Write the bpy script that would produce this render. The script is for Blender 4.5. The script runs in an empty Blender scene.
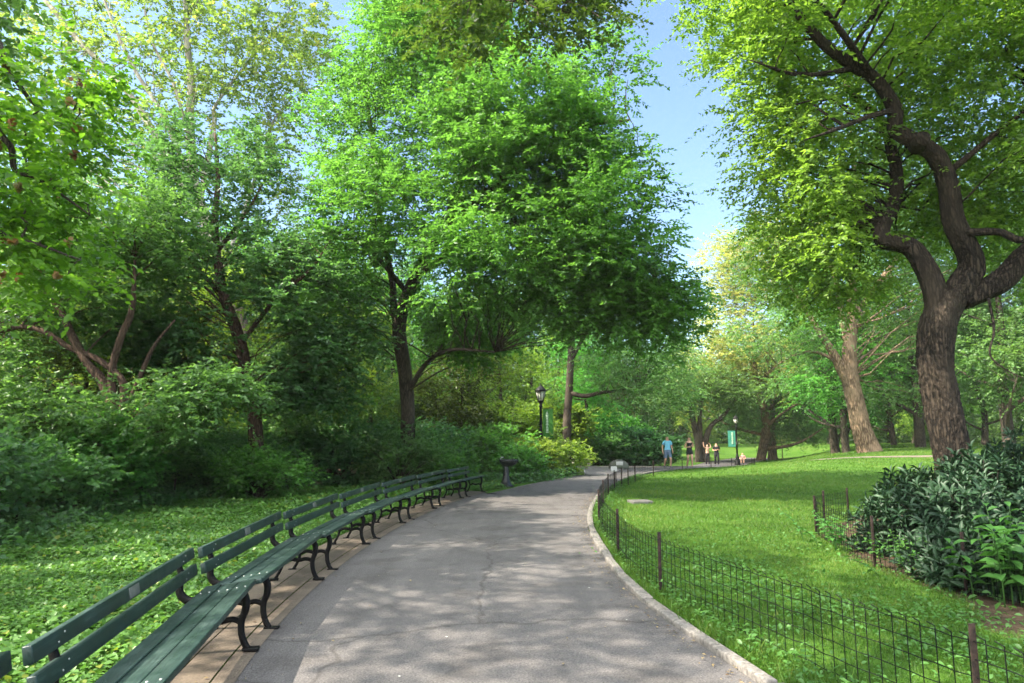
import bpy, bmesh, math, random
import numpy as np
from mathutils import Vector, Matrix

PI = math.pi
rng = np.random.default_rng(7)
random.seed(7)
scn = bpy.context.scene
COL = scn.collection

# ------------------------------------------------------------------ camera model
CAM_H, FOC, HOR = 1.6, 683.0, 436.0
TILT = math.atan((HOR - 341.5) / FOC)

def W(px, py, Y):
    """point seen at pixel (px,py) of the photograph on the vertical plane y=Y"""
    u, v = (px - 512) / FOC, (341.5 - py) / FOC
    dy = math.cos(TILT) - v * math.sin(TILT)
    dz = math.sin(TILT) + v * math.cos(TILT)
    k = Y / dy
    return np.array((u * k, Y, CAM_H + dz * k))

def prj(p):
    d = p - np.array((0, 0, CAM_H)); f = d[:, 1] * math.cos(TILT) + d[:, 2] * math.sin(TILT); u = -d[:, 1] * math.sin(TILT) + d[:, 2] * math.cos(TILT)
    return np.stack([512 + FOC * d[:, 0] / f, 341.5 - FOC * u / f], 1)

# ------------------------------------------------------------------ helpers
def sstep(a, b, x):
    t = np.clip((np.asarray(x, float) - a) / (b - a), 0, 1)
    return t * t * (3 - 2 * t)

def nrm(v):
    return v / np.maximum(np.linalg.norm(v, axis=-1, keepdims=True), 1e-9)

def catmull(pts, n=8):
    P = np.asarray(pts, float)
    P = np.vstack([2 * P[0] - P[1], P, 2 * P[-1] - P[-2]])
    out = []
    for i in range(1, len(P) - 2):
        for t in np.arange(n) / n:
            a, b, c, d = P[i - 1], P[i], P[i + 1], P[i + 2]
            out.append(.5 * (2 * b + (c - a) * t + (2 * a - 5 * b + 4 * c - d) * t * t + (3 * b - a - 3 * c + d) * t ** 3))
    out.append(P[-2])
    return np.array(out)

def resample(P, step=None, n=None):
    d = np.r_[0, np.cumsum(np.linalg.norm(np.diff(P, axis=0), axis=1))]
    n = n or max(2, int(round(d[-1] / step)) + 1)
    s = np.linspace(0, d[-1], n)
    return np.stack([np.interp(s, d, P[:, k]) for k in range(P.shape[1])], 1)

def link(ob, parent=None):
    COL.objects.link(ob)
    if parent is not None:
        ob.parent = parent
    return ob

def build(name, V, faces, mat, parent=None, tone=None, smooth=False, loc=None):
    """ONE mesh object from numpy arrays; faces is a list of (n,k) index arrays"""
    V = np.asarray(V, np.float32)
    me = bpy.data.meshes.new(name)
    faces = [np.asarray(f, np.int32) for f in faces if len(f)]
    me.vertices.add(len(V)); me.vertices.foreach_set('co', V.ravel())
    tot = np.concatenate([np.full(len(f), f.shape[1], np.int32) for f in faces])
    loops = np.concatenate([f.ravel() for f in faces])
    me.loops.add(len(loops)); me.loops.foreach_set('vertex_index', loops)
    me.polygons.add(len(tot))
    st = np.zeros(len(tot), np.int32); st[1:] = np.cumsum(tot)[:-1]
    me.polygons.foreach_set('loop_start', st)
    me.polygons.foreach_set('loop_total', tot)
    if smooth:
        me.polygons.foreach_set('use_smooth', np.ones(len(tot), bool))
    me.update(calc_edges=True)
    if tone is not None:
        a = me.attributes.new('tone', 'FLOAT', 'POINT')
        a.data.foreach_set('value', np.asarray(tone, np.float32))
    if mat is not None:
        me.materials.append(mat)
    ob = bpy.data.objects.new(name, me)
    link(ob, parent)
    if loc is not None:
        ob.location = loc
    return ob

def tag(o, label=None, cat=None, group=None, kind=None):
    if label: o['label'] = label
    if cat: o['category'] = cat
    if group: o['group'] = group
    if kind: o['kind'] = kind
    return o

def empty(name, loc, label, cat, group=None, rz=0):
    o = bpy.data.objects.new(name, None)
    o.empty_display_size = .2
    COL.objects.link(o)
    o.location = [float(v) for v in loc]; o.rotation_euler.z = rz
    return tag(o, label, cat, group)

def copy_tree(o, parent=None):
    c = o.copy(); COL.objects.link(c)
    if parent is not None: c.parent = parent
    for ch in [x for x in bpy.data.objects if x.parent == o]:
        copy_tree(ch, c)
    return c

class MB:
    """collects boxes, tubes and lathes for one mesh"""
    def __init__(s): s.V, s.F, s.n = [], {}, 0
    def add(s, V, *faces):
        V = np.asarray(V, float); s.V.append(V)
        for f in faces:
            f = np.asarray(f, int)
            s.F.setdefault(f.shape[1], []).append(f + s.n)
        s.n += len(V); return s
    def box(s, c, h, R=None, bev=0.0):
        h = np.asarray(h, float)
        if bev <= 0:
            v = np.array([(x, y, z) for x in (-1, 1) for y in (-1, 1) for z in (-1, 1)], float) * h
            f = [(0, 1, 3, 2), (4, 6, 7, 5), (0, 4, 5, 1), (2, 3, 7, 6), (0, 2, 6, 4), (1, 5, 7, 3)]
            fs = [np.array(f)]
        else:
            bm = bmesh.new(); bmesh.ops.create_cube(bm, size=2)
            for q in bm.verts: q.co = Vector([q.co[k] * h[k] for k in range(3)])
            bmesh.ops.bevel(bm, geom=bm.edges[:], offset=bev, segments=2, affect='EDGES', profile=.5)
            bm.verts.index_update()
            v = np.array([q.co[:] for q in bm.verts])
            d = {}
            for p in bm.faces: d.setdefault(len(p.verts), []).append([q.index for q in p.verts])
            fs = [np.array(x) for x in d.values()]; bm.free()
        if R is not None: v = v @ np.asarray(R).T
        return s.add(v + np.asarray(c, float), *fs)
    def tube(s, P, r, sides=6, cap=True, sq=None, warp=None):
        P = np.asarray(P, float); n = len(P)
        r = np.broadcast_to(np.asarray(r, float), (n,))
        T = nrm(np.gradient(P, axis=0))
        a = np.array((0, 0, 1.)) if abs(T[0][2]) < .9 else np.array((1., 0, 0))
        N = np.zeros_like(P); N[0] = nrm(np.cross(np.cross(T[0], a), T[0]))
        for i in range(1, n):
            q = N[i - 1] - T[i] * np.dot(N[i - 1], T[i]); N[i] = nrm(q)
        B = np.cross(T, N)
        ang = np.arange(sides) / sides * 2 * PI + PI / sides
        ca, sa = np.cos(ang), np.sin(ang)
        if sq is not None: ca, sa = ca * sq[0], sa * sq[1]
        rr = r[:, None] * np.ones(sides)
        if warp is not None: rr = rr * warp(n, sides, P, ang)
        V = P[:, None] + rr[..., None] * (N[:, None] * ca[None, :, None] + B[:, None] * sa[None, :, None])
        i, j = np.meshgrid(np.arange(n - 1), np.arange(sides), indexing='ij')
        k = (j + 1) % sides
        q = np.stack([i * sides + j, i * sides + k, (i + 1) * sides + k, (i + 1) * sides + j], -1).reshape(-1, 4)
        fs = [q]
        if cap: fs.append(np.array([np.arange(sides)[::-1], np.arange(sides) + (n - 1) * sides]))
        return s.add(V.reshape(-1, 3), *fs)
    def lathe(s, prof, sides=16, c=(0, 0, 0), sx=1, flute=0):
        prof = np.asarray(prof, float); n = len(prof)
        ang = np.arange(sides) / sides * 2 * PI
        rr = prof[:, :1] * np.ones(sides)
        if flute: rr = rr * (1 + flute * np.where(np.arange(sides) % 2, 1, -1))
        V = np.stack([rr * np.cos(ang) * sx, rr * np.sin(ang), prof[:, 1:] * np.ones(sides)], -1) + np.asarray(c)
        i, j = np.meshgrid(np.arange(n - 1), np.arange(sides), indexing='ij'); k = (j + 1) % sides
        q = np.stack([i * sides + j, i * sides + k, (i + 1) * sides + k, (i + 1) * sides + j], -1).reshape(-1, 4)
        return s.add(V.reshape(-1, 3), q, np.array([np.arange(sides)[::-1], np.arange(sides) + (n - 1) * sides]))
    def build(s, name, mat, parent=None, smooth=False, loc=None):
        return build(name, np.concatenate(s.V), [np.concatenate(f) for f in s.F.values()], mat, parent, smooth=smooth, loc=loc)

def build2(name, pairs, parent=None):
    """one mesh of several MBs, each with its own material"""
    V, F, n, mi = [], [], 0, []
    for k, (mb, mat) in enumerate(pairs):
        v = np.concatenate(mb.V)
        for f in mb.F.values():
            f = np.concatenate(f); F.append(f + n); mi += [k] * len(f)
        V.append(v); n += len(v)
    o = build(name, np.concatenate(V), F, None, parent)
    for mb, mat in pairs: o.data.materials.append(mat)
    o.data.polygons.foreach_set('material_index', np.array(mi, np.int32))
    return o

def ridge_warp(rg, amp=.11, deep=.05):
    """lumps as bark_warp plus furrows that run along the limb"""
    base = bark_warp(rg, amp)
    def f(n, sides, P, ang):
        w = base(n, sides, P, ang); g = rg.normal(0, 1, sides); rows = []
        for i in range(n):
            g = g * .86 + rg.normal(0, 1, sides) * .51; rows.append(g.copy())
        h = np.array(rows); h = np.abs(h) - .8
        return w + deep * np.clip(h, -.8, .7)
    return f

# ------------------------------------------------------------------ materials
def new_mat(name):
    m = bpy.data.materials.new(name); m.use_nodes = True
    nt = m.node_tree; nt.nodes.clear()
    out = nt.nodes.new('ShaderNodeOutputMaterial')
    return m, nt, out

def N(nt, t, **kw):
    n = nt.nodes.new('ShaderNode' + t)
    for k, v in kw.items():
        if k in n.inputs: n.inputs[k].default_value = v
        else: setattr(n, k, v)
    return n

def ramp(nt, fac, stops):
    r = nt.nodes.new('ShaderNodeValToRGB'); e = r.color_ramp.elements
    while len(e) < len(stops): e.new(.5)
    for q, (p, c) in zip(e, stops):
        q.position = p; q.color = (*c, 1) if len(c) == 3 else c
    nt.links.new(fac, r.inputs[0]); return r

def c4(c): return (*c, 1)

def leaf_mat(name, dark, light, trans=1.6, tf=.42, rough=.45, spec=.4, warm=None):
    m, nt, out = new_mat(name); L = nt.links.new
    at = N(nt, 'Attribute', attribute_name='tone')
    oi = N(nt, 'ObjectInfo')
    st = [(0, dark), (.8, light)]
    st.append((1, warm if warm else light))
    r = ramp(nt, at.outputs['Fac'], st)
    hs = N(nt, 'HueSaturation')
    mr = N(nt, 'MapRange'); mr.inputs['To Min'].default_value = .485; mr.inputs['To Max'].default_value = .512
    mv = N(nt, 'MapRange'); mv.inputs['To Min'].default_value = .88; mv.inputs['To Max'].default_value = 1.12
    L(oi.outputs['Random'], mr.inputs[0]); L(oi.outputs['Random'], mv.inputs[0])
    L(mr.outputs[0], hs.inputs['Hue']); L(mv.outputs[0], hs.inputs['Value']); L(r.outputs[0], hs.inputs['Color'])
    b = N(nt, 'BsdfPrincipled', Roughness=rough); b.inputs['Specular IOR Level'].default_value = spec
    L(hs.outputs[0], b.inputs['Base Color'])
    t = N(nt, 'BsdfTranslucent')
    mu = N(nt, 'Mix', data_type='RGBA', blend_type='MULTIPLY'); mu.inputs[0].default_value = 1
    L(hs.outputs[0], mu.inputs[6]); mu.inputs[7].default_value = (trans * 1.08, trans * 1.12, trans * .6, 1)
    L(mu.outputs[2], t.inputs['Color'])
    mx = N(nt, 'MixShader'); mx.inputs[0].default_value = tf
    L(b.outputs[0], mx.inputs[1]); L(t.outputs[0], mx.inputs[2]); L(mx.outputs[0], out.inputs[0])
    return m

def bark_mat(name, dark, light, scale=5.0, bump=.6, moss=None, low=None):
    m, nt, out = new_mat(name); L = nt.links.new
    tc = N(nt, 'TexCoord'); mp = N(nt, 'Mapping'); mp.inputs['Scale'].default_value = (scale, scale, scale * .15)
    L(tc.outputs['Object'], mp.inputs[0])
    n1 = N(nt, 'TexNoise', Scale=2.2, Detail=8.0, Roughness=.65, Distortion=.6); L(mp.outputs[0], n1.inputs['Vector'])
    vo = N(nt, 'TexVoronoi', Scale=3.0); vo.feature = 'DISTANCE_TO_EDGE'
    mxv = N(nt, 'Mix', data_type='VECTOR'); mxv.inputs[0].default_value = .38
    L(mp.outputs[0], mxv.inputs[4]); L(n1.outputs['Color'], mxv.inputs[5]); L(mxv.outputs[1], vo.inputs['Vector'])
    cr = ramp(nt, vo.outputs['Distance'], [(0, (0, 0, 0)), (.28, (1, 1, 1))])
    ml = N(nt, 'Math', operation='MULTIPLY'); L(cr.outputs[0], ml.inputs[0]); L(n1.outputs['Fac'], ml.inputs[1])
    c = ramp(nt, ml.outputs[0], [(0.02, dark), (.55, light)])
    col = c.outputs[0]
    n2 = N(nt, 'TexNoise', Scale=.9, Detail=3.0); L(tc.outputs['Object'], n2.inputs['Vector'])
    mm = N(nt, 'Mix', data_type='RGBA'); cr2 = ramp(nt, n2.outputs['Fac'], [(.45, (0, 0, 0)), (.7, (.6, .6, .6))])
    L(cr2.outputs[0], mm.inputs[0]); L(col, mm.inputs[6]); mm.inputs[7].default_value = c4(moss or tuple(v * 1.25 for v in light))
    b = N(nt, 'BsdfPrincipled', Roughness=.9); b.inputs['Specular IOR Level'].default_value = .2
    fin = mm.outputs[2]
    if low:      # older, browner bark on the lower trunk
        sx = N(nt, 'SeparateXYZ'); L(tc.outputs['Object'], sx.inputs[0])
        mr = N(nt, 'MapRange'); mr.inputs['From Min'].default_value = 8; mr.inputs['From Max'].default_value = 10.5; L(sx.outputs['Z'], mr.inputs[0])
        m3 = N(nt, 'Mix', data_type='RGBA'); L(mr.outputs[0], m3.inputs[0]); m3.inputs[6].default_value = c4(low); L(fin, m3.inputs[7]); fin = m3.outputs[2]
    L(fin, b.inputs['Base Color'])
    bp = N(nt, 'Bump', Strength=bump, Distance=.03); L(ml.outputs[0], bp.inputs['Height']); L(bp.outputs[0], b.inputs['Normal'])
    L(b.outputs[0], out.inputs[0]); return m

def plain_mat(name, col, rough=.6, metal=0, spec=.5, var=.25, scale=12, bump=.1, col2=None):
    m, nt, out = new_mat(name); L = nt.links.new
    tc = N(nt, 'TexCoord'); n = N(nt, 'TexNoise', Scale=scale, Detail=6.0, Roughness=.6); L(tc.outputs['Object'], n.inputs['Vector'])
    c2 = col2 or tuple(v * (1 + var) for v in col)
    r = ramp(nt, n.outputs['Fac'], [(.35, tuple(v * (1 - var) for v in col)), (.68, c2)])
    b = N(nt, 'BsdfPrincipled', Roughness=rough, Metallic=metal); b.inputs['Specular IOR Level'].default_value = spec
    L(r.outputs[0], b.inputs['Base Color'])
    bp = N(nt, 'Bump', Strength=bump, Distance=.01); L(n.outputs['Fac'], bp.inputs['Height']); L(bp.outputs[0], b.inputs['Normal'])
    L(b.outputs[0], out.inputs[0]); return m

M = {}
M['lf_mid'] = leaf_mat('leaf_mid', (0.04158, 0.131, 0.02772), (0.1125, 0.3067, 0.05796), 1.7, .45)
M['lf_mid2'] = leaf_mat('leaf_mid_cool', (0.05028, 0.1165, 0.03526), (0.1285, 0.2472, 0.07259), 1.6, .44)
M['lf_dark'] = leaf_mat('leaf_dark', (0.03478, 0.09688, 0.03726), (0.08942, 0.205, 0.06955), 1.6, .44, spec=.4)
M['lf_bright'] = leaf_mat('leaf_bright', (0.0725, 0.1357, 0.02376), (0.1875, 0.2859, 0.04536), 1.9, .48)
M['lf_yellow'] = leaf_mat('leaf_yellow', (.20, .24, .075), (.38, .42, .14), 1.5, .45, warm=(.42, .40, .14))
M['lf_plane'] = leaf_mat('leaf_plane', (.065, .12, .028), (.17, .245, .06), 1.8, .50, warm=(.26, .26, .07))
M['lf_olive'] = leaf_mat('leaf_olive', (0.02325, 0.0465, 0.0093), (0.06591, 0.09684, 0.01705), 1.8, .45)
M['lf_laurel'] = leaf_mat('leaf_laurel', (0.01012, 0.03035, 0.01445), (0.03324, 0.07225, 0.03324), 1.0, .15, rough=.46, spec=.25)
M['lf_weed'] = leaf_mat('leaf_weed', (0.0375, 0.104, 0.0225), (0.075, 0.192, 0.0375), 1.4, .35, spec=.35)
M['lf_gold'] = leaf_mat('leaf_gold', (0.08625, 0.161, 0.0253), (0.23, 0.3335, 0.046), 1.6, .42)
M['lf_chest'] = leaf_mat('leaf_broad', (0.054, 0.156, 0.0168), (0.132, 0.3, 0.0264), 1.8, .46)
M['lf_cover'] = leaf_mat('leaf_cover', (0.04118, 0.1146, 0.02244), (0.1133, 0.2439, 0.0495), 1.4, .34, spec=.35, warm=(0.1785, 0.2218, 0.033))
M['grass'] = leaf_mat('grass_blade', (0.0364, 0.0837, 0.01092), (0.0858, 0.1643, 0.0231), 1.5, .38, spec=.25, warm=(0.156, 0.1798, 0.042))
M['fruit'] = leaf_mat('fruit', (.16, .16, .04), (.30, .12, .04), 1, .1)
M['bark'] = bark_mat('bark_dark', (.022, .017, .013), (.10, .078, .058), 11)
M['bark_hero'] = bark_mat('bark_furrowed', (0.00496, 0.00372, 0.0031), (0.0527, 0.03968, 0.02852), 10.0, 1.0)
M['bark_tan'] = bark_mat('bark_tan', (0.05184, 0.03366, 0.02074), (0.2333, 0.1591, 0.1008), 6.0)
M['bark_brown'] = bark_mat('bark_brown', (.05, .034, .022), (.23, .15, .095), 6.0)
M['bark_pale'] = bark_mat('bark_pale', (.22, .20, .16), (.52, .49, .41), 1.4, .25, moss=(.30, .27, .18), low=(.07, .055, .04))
M['bark_red'] = bark_mat('bark_reddish', (.03, .018, .013), (.13, .08, .056), 11)
M['bench'] = plain_mat('bench_paint', (.012, .040, .031), .42, 0, .5, .35, 9, .12, (.022, .062, .048))
def paint_mat():
    m, nt, out = new_mat('bench_paint'); L = nt.links.new
    tc = N(nt, 'TexCoord'); mp = N(nt, 'Mapping'); mp.inputs['Scale'].default_value = (1.5, 30, 30); L(tc.outputs['Object'], mp.inputs[0])
    n1 = N(nt, 'TexNoise', Scale=1.6, Detail=8.0, Roughness=.7, Distortion=.3); L(mp.outputs[0], n1.inputs['Vector'])
    n2 = N(nt, 'TexNoise', Scale=5.0, Detail=6.0, Roughness=.7); L(tc.outputs['Object'], n2.inputs['Vector'])
    oi = N(nt, 'ObjectInfo'); ad = N(nt, 'VectorMath', operation='ADD'); L(tc.outputs['Object'], ad.inputs[0]); L(oi.outputs['Random'], ad.inputs[1]); L(ad.outputs[0], n2.inputs['Vector'])
    ml = N(nt, 'Math', operation='MULTIPLY'); L(n1.outputs['Fac'], ml.inputs[0]); L(n2.outputs['Fac'], ml.inputs[1])
    r1 = ramp(nt, ml.outputs[0], [(.14, (.007, .019, .015)), (.26, (.012, .031, .025)), (.36, (.027, .054, .045)), (.46, (.09, .11, .095))])
    r2 = ramp(nt, n2.outputs['Fac'], [(.35, (.35, .35, .35)), (.7, (.6, .6, .6))])
    b = N(nt, 'BsdfPrincipled'); L(r1.outputs[0], b.inputs['Base Color']); L(r2.outputs[0], b.inputs['Roughness'])
    bp = N(nt, 'Bump', Strength=.35, Distance=.004); L(n1.outputs['Fac'], bp.inputs['Height']); L(bp.outputs[0], b.inputs['Normal'])
    L(b.outputs[0], out.inputs[0]); return m
M['bench'] = paint_mat()
M['iron'] = plain_mat('cast_iron', (.005, .0045, .004), .6, 0, .2, .4, 20, .2)
M['bolt'] = plain_mat('bolt_steel', (.42, .43, .40), .4, .6, .5, .15, 40, 0)
M['plaque'] = plain_mat('plaque_steel', (0.165, 0.1705, 0.154), .45, .3, .5, .12, 40, .02)
M['rust'] = plain_mat('rusty_steel', (0.018, 0.011, 0.0084), .85, 0, .3, .5, 25, .3, (0.0425, 0.02475, 0.018))
M['wire'] = plain_mat('wire_paint', (.005, .006, .005), .6, 0, .15, .3, 10, 0)
M['granite'] = plain_mat('granite', (0.132, 0.12, 0.108), .85, 0, .3, .35, 30, .5, (0.204, 0.186, 0.168))
M['rock'] = plain_mat('rock', (.26, .23, .2), .9, 0, .3, .4, 5, .6, (.38, .35, .31))
M['slab'] = plain_mat('slab_stone', (0.102, 0.099, 0.09), .85, 0, .3, .3, 9, .3)
M['white'] = plain_mat('white_sign', (.45, .44, .41), .6, 0, .4, .06, 9, 0)
M['grey_board'] = plain_mat('grey_board', (.10, .105, .08), .7, 0, .4, .2, 9, .05)
M['banner'] = plain_mat('banner_green', (.05, .16, .03), .8, 0, .2, .1, 3, 0)
M['banner_teal'] = plain_mat('banner_teal', (.06, .25, .18), .8, 0, .2, .1, 3, 0)
M['letter'] = plain_mat('banner_print', (.45, .58, .42), .8, 0, .2, .1, 3, 0)
M['fountain'] = plain_mat('fountain_iron', (.011, .013, .012), .5, 0, .5, .3, 15, .15)
M['skin'] = plain_mat('skin', (.52, .30, .21), .5, 0, .4, .06, 10, 0)
M['blue'] = plain_mat('shirt_blue', (.20, .52, .68), .85, 0, .2, .08, 10, .1)
M['slate'] = plain_mat('shorts_slate', (.12, .17, .24), .85, 0, .2, .1, 10, .1)
M['black'] = plain_mat('cloth_black', (.015, .014, .016), .8, 0, .3, .2, 10, .1)
M['beige'] = plain_mat('cloth_beige', (.40, .26, .17), .8, 0, .2, .1, 10, .1)
M['pink'] = plain_mat('cloth_pink', (0.3, 0.18, 0.165), .8, 0, .2, .1, 10, .1)
M['shoe'] = plain_mat('shoe', (.10, .10, .13), .7, 0, .3, .2, 10, 0)
M['hair_grey'] = plain_mat('hair_grey', (.30, .25, .21), .7, 0, .3, .2, 30, .2)
M['hair_blond'] = plain_mat('hair_blond', (.34, .22, .11), .6, 0, .3, .2, 30, .2)
M['hair_brown'] = plain_mat('hair_brown', (.07, .04, .025), .6, 0, .3, .2, 30, .2)
M['weathered'] = plain_mat('weathered_wood', (.22, .19, .16), .85, 0, .3, .3, 8, .3)
M['litter'] = leaf_mat('leaf_litter', (0.084, 0.048, 0.021), (0.24, 0.18, 0.084), 1, .1)

def glass_mat():
    m, nt, out = new_mat('lamp_glass')
    b = N(nt, 'BsdfPrincipled', Roughness=.25); b.inputs['Base Color'].default_value = (.82, .80, .72, 1)
    b.inputs['Transmission Weight'].default_value = .45; b.inputs['IOR'].default_value = 1.2
    nt.links.new(b.outputs[0], out.inputs[0]); return m
M['glass'] = glass_mat()

def asphalt_mat():
    m, nt, out = new_mat('asphalt'); L = nt.links.new
    tc = N(nt, 'TexCoord')
    n1 = N(nt, 'TexNoise', Scale=.55, Detail=5.0, Roughness=.6, Distortion=.5); L(tc.outputs['Object'], n1.inputs['Vector'])
    n2 = N(nt, 'TexNoise', Scale=75.0, Detail=3.0, Roughness=.7); L(tc.outputs['Object'], n2.inputs['Vector'])
    vo = N(nt, 'TexVoronoi', Scale=120.0); L(tc.outputs['Object'], vo.inputs['Vector'])
    r1 = ramp(nt, n1.outputs['Fac'], [(.3, (0.07515, 0.07025, 0.06953)), (.55, (0.09059, 0.08457, 0.08372)), (.75, (0.1087, 0.1009, 0.09649))])
    r2 = ramp(nt, n2.outputs['Fac'], [(.3, (.5, .5, .5)), (.7, (1.5, 1.5, 1.5))])
    mu = N(nt, 'Mix', data_type='RGBA', blend_type='MULTIPLY'); mu.inputs[0].default_value = 1
    L(r1.outputs[0], mu.inputs[6]); L(r2.outputs[0], mu.inputs[7])
    r3 = ramp(nt, vo.outputs['Color'], [(.1, (.72, .72, .74)), (.9, (1.3, 1.28, 1.24))])
    mu2 = N(nt, 'Mix', data_type='RGBA', blend_type='MULTIPLY'); mu2.inputs[0].default_value = .8
    L(mu.outputs[2], mu2.inputs[6]); L(r3.outputs[0], mu2.inputs[7])
    # long drag stains that run with the path, and small pale droppings
    mp = N(nt, 'Mapping'); mp.inputs['Scale'].default_value = (2.2, .22, 1); L(tc.outputs['Object'], mp.inputs[0])
    n3 = N(nt, 'TexNoise', Scale=1.6, Detail=6.0, Roughness=.65); L(mp.outputs[0], n3.inputs['Vector'])
    r4 = ramp(nt, n3.outputs['Fac'], [(.35, (.86, .85, .84)), (.6, (1.08, 1.07, 1.06))])
    mu3 = N(nt, 'Mix', data_type='RGBA', blend_type='MULTIPLY'); mu3.inputs[0].default_value = 1
    L(mu2.outputs[2], mu3.inputs[6]); L(r4.outputs[0], mu3.inputs[7])
    v2 = N(nt, 'TexVoronoi', Scale=2.6, Randomness=1.0); L(tc.outputs['Object'], v2.inputs['Vector'])
    r5 = ramp(nt, v2.outputs['Distance'], [(.018, (1, 1, 1)), (.03, (0, 0, 0))])
    mx = N(nt, 'Mix', data_type='RGBA'); L(r5.outputs[0], mx.inputs[0]); L(mu3.outputs[2], mx.inputs[6]); mx.inputs[7].default_value = (.5, .5, .46, 1)
    nw = N(nt, 'TexNoise', Scale=1.6, Detail=4.0); L(tc.outputs['Object'], nw.inputs['Vector'])
    wv = N(nt, 'Mix', data_type='VECTOR'); wv.inputs[0].default_value = .35; L(tc.outputs['Object'], wv.inputs[4]); L(nw.outputs['Color'], wv.inputs[5])
    vc = N(nt, 'TexVoronoi', Scale=.42); vc.feature = 'DISTANCE_TO_EDGE'; L(wv.outputs[1], vc.inputs['Vector'])
    rc = ramp(nt, vc.outputs['Distance'], [(.002, (.62, .61, .6)), (.006, (1, 1, 1))])
    rs = ramp(nt, nw.outputs['Fac'], [(.36, (.80, .79, .78)), (.46, (1, 1, 1))])
    mc = N(nt, 'Mix', data_type='RGBA', blend_type='MULTIPLY'); mc.inputs[0].default_value = 1; L(mx.outputs[2], mc.inputs[6]); L(rc.outputs[0], mc.inputs[7])
    md = N(nt, 'Mix', data_type='RGBA', blend_type='MULTIPLY'); md.inputs[0].default_value = 1; L(mc.outputs[2], md.inputs[6]); L(rs.outputs[0], md.inputs[7])
    b = N(nt, 'BsdfPrincipled', Roughness=.85); b.inputs['Specular IOR Level'].default_value = .3
    L(md.outputs[2], b.inputs['Base Color'])
    bp = N(nt, 'Bump', Strength=.5, Distance=.006); L(n2.outputs['Fac'], bp.inputs['Height']); L(bp.outputs[0], b.inputs['Normal'])
    L(b.outputs[0], out.inputs[0]); return m
M['asphalt'] = asphalt_mat()

def paving_mat():
    m, nt, out = new_mat('paving'); L = nt.links.new
    tc = N(nt, 'TexCoord')
    n1 = N(nt, 'TexNoise', Scale=2.0, Detail=7.0, Roughness=.65); L(tc.outputs['Object'], n1.inputs['Vector'])
    n2 = N(nt, 'TexNoise', Scale=60.0, Detail=3.0); L(tc.outputs['Object'], n2.inputs['Vector'])
    r1 = ramp(nt, n1.outputs['Fac'], [(.3, (0.08266, 0.06199, 0.04406)), (.5, (0.1269, 0.09702, 0.07099)), (.7, (0.1624, 0.1267, 0.09302))])
    r2 = ramp(nt, n2.outputs['Fac'], [(.3, (.75, .75, .75)), (.7, (1.2, 1.2, 1.2))])
    mu = N(nt, 'Mix', data_type='RGBA', blend_type='MULTIPLY'); mu.inputs[0].default_value = 1
    L(r1.outputs[0], mu.inputs[6]); L(r2.outputs[0], mu.inputs[7])
    b = N(nt, 'BsdfPrincipled', Roughness=.9); L(mu.outputs[2], b.inputs['Base Color'])
    bp = N(nt, 'Bump', Strength=.4, Distance=.006); L(n2.outputs['Fac'], bp.inputs['Height']); L(bp.outputs[0], b.inputs['Normal'])
    L(b.outputs[0], out.inputs[0]); return m
M['paving'] = paving_mat()

def ground_mat():
    m, nt, out = new_mat('ground'); L = nt.links.new
    tc = N(nt, 'TexCoord'); at = N(nt, 'Attribute', attribute_name='tone')
    n1 = N(nt, 'TexNoise', Scale=.35, Detail=6.0, Roughness=.6); L(tc.outputs['Object'], n1.inputs['Vector'])
    n2 = N(nt, 'TexNoise', Scale=9.0, Detail=8.0, Roughness=.75); L(tc.outputs['Object'], n2.inputs['Vector'])
    g1 = ramp(nt, n1.outputs['Fac'], [(.3, (0.0338, 0.0775, 0.00924)), (.5, (0.0494, 0.1085, 0.0126)), (.72, (0.078, 0.124, 0.021))])
    g2 = ramp(nt, n2.outputs['Fac'], [(.3, (.55, .55, .55)), (.7, (1.4, 1.4, 1.4))])
    mu = N(nt, 'Mix', data_type='RGBA', blend_type='MULTIPLY'); mu.inputs[0].default_value = 1
    L(g1.outputs[0], mu.inputs[6]); L(g2.outputs[0], mu.inputs[7])
    s1 = ramp(nt, n2.outputs['Fac'], [(.3, (.028, .020, .013)), (.5, (.06, .042, .027)), (.7, (.12, .085, .055))])
    ad = N(nt, 'Math', operation='ADD'); ms = N(nt, 'Math', operation='MULTIPLY_ADD')
    ms.inputs[1].default_value = .7; ms.inputs[2].default_value = -.35; L(n2.outputs['Fac'], ms.inputs[0])
    L(at.outputs['Fac'], ad.inputs[0]); L(ms.outputs[0], ad.inputs[1])
    rr = ramp(nt, ad.outputs[0], [(.4, (0, 0, 0)), (.6, (1, 1, 1))])
    mx = N(nt, 'Mix', data_type='RGBA'); L(rr.outputs[0], mx.inputs[0]); L(mu.outputs[2], mx.inputs[6]); L(s1.outputs[0], mx.inputs[7])
    b = N(nt, 'BsdfPrincipled', Roughness=.95); b.inputs['Specular IOR Level'].default_value = .1
    L(mx.outputs[2], b.inputs['Base Color'])
    bp = N(nt, 'Bump', Strength=.7, Distance=.04); L(n2.outputs['Fac'], bp.inputs['Height']); L(bp.outputs[0], b.inputs['Normal'])
    L(b.outputs[0], out.inputs[0]); return m
M['ground'] = ground_mat()

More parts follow.
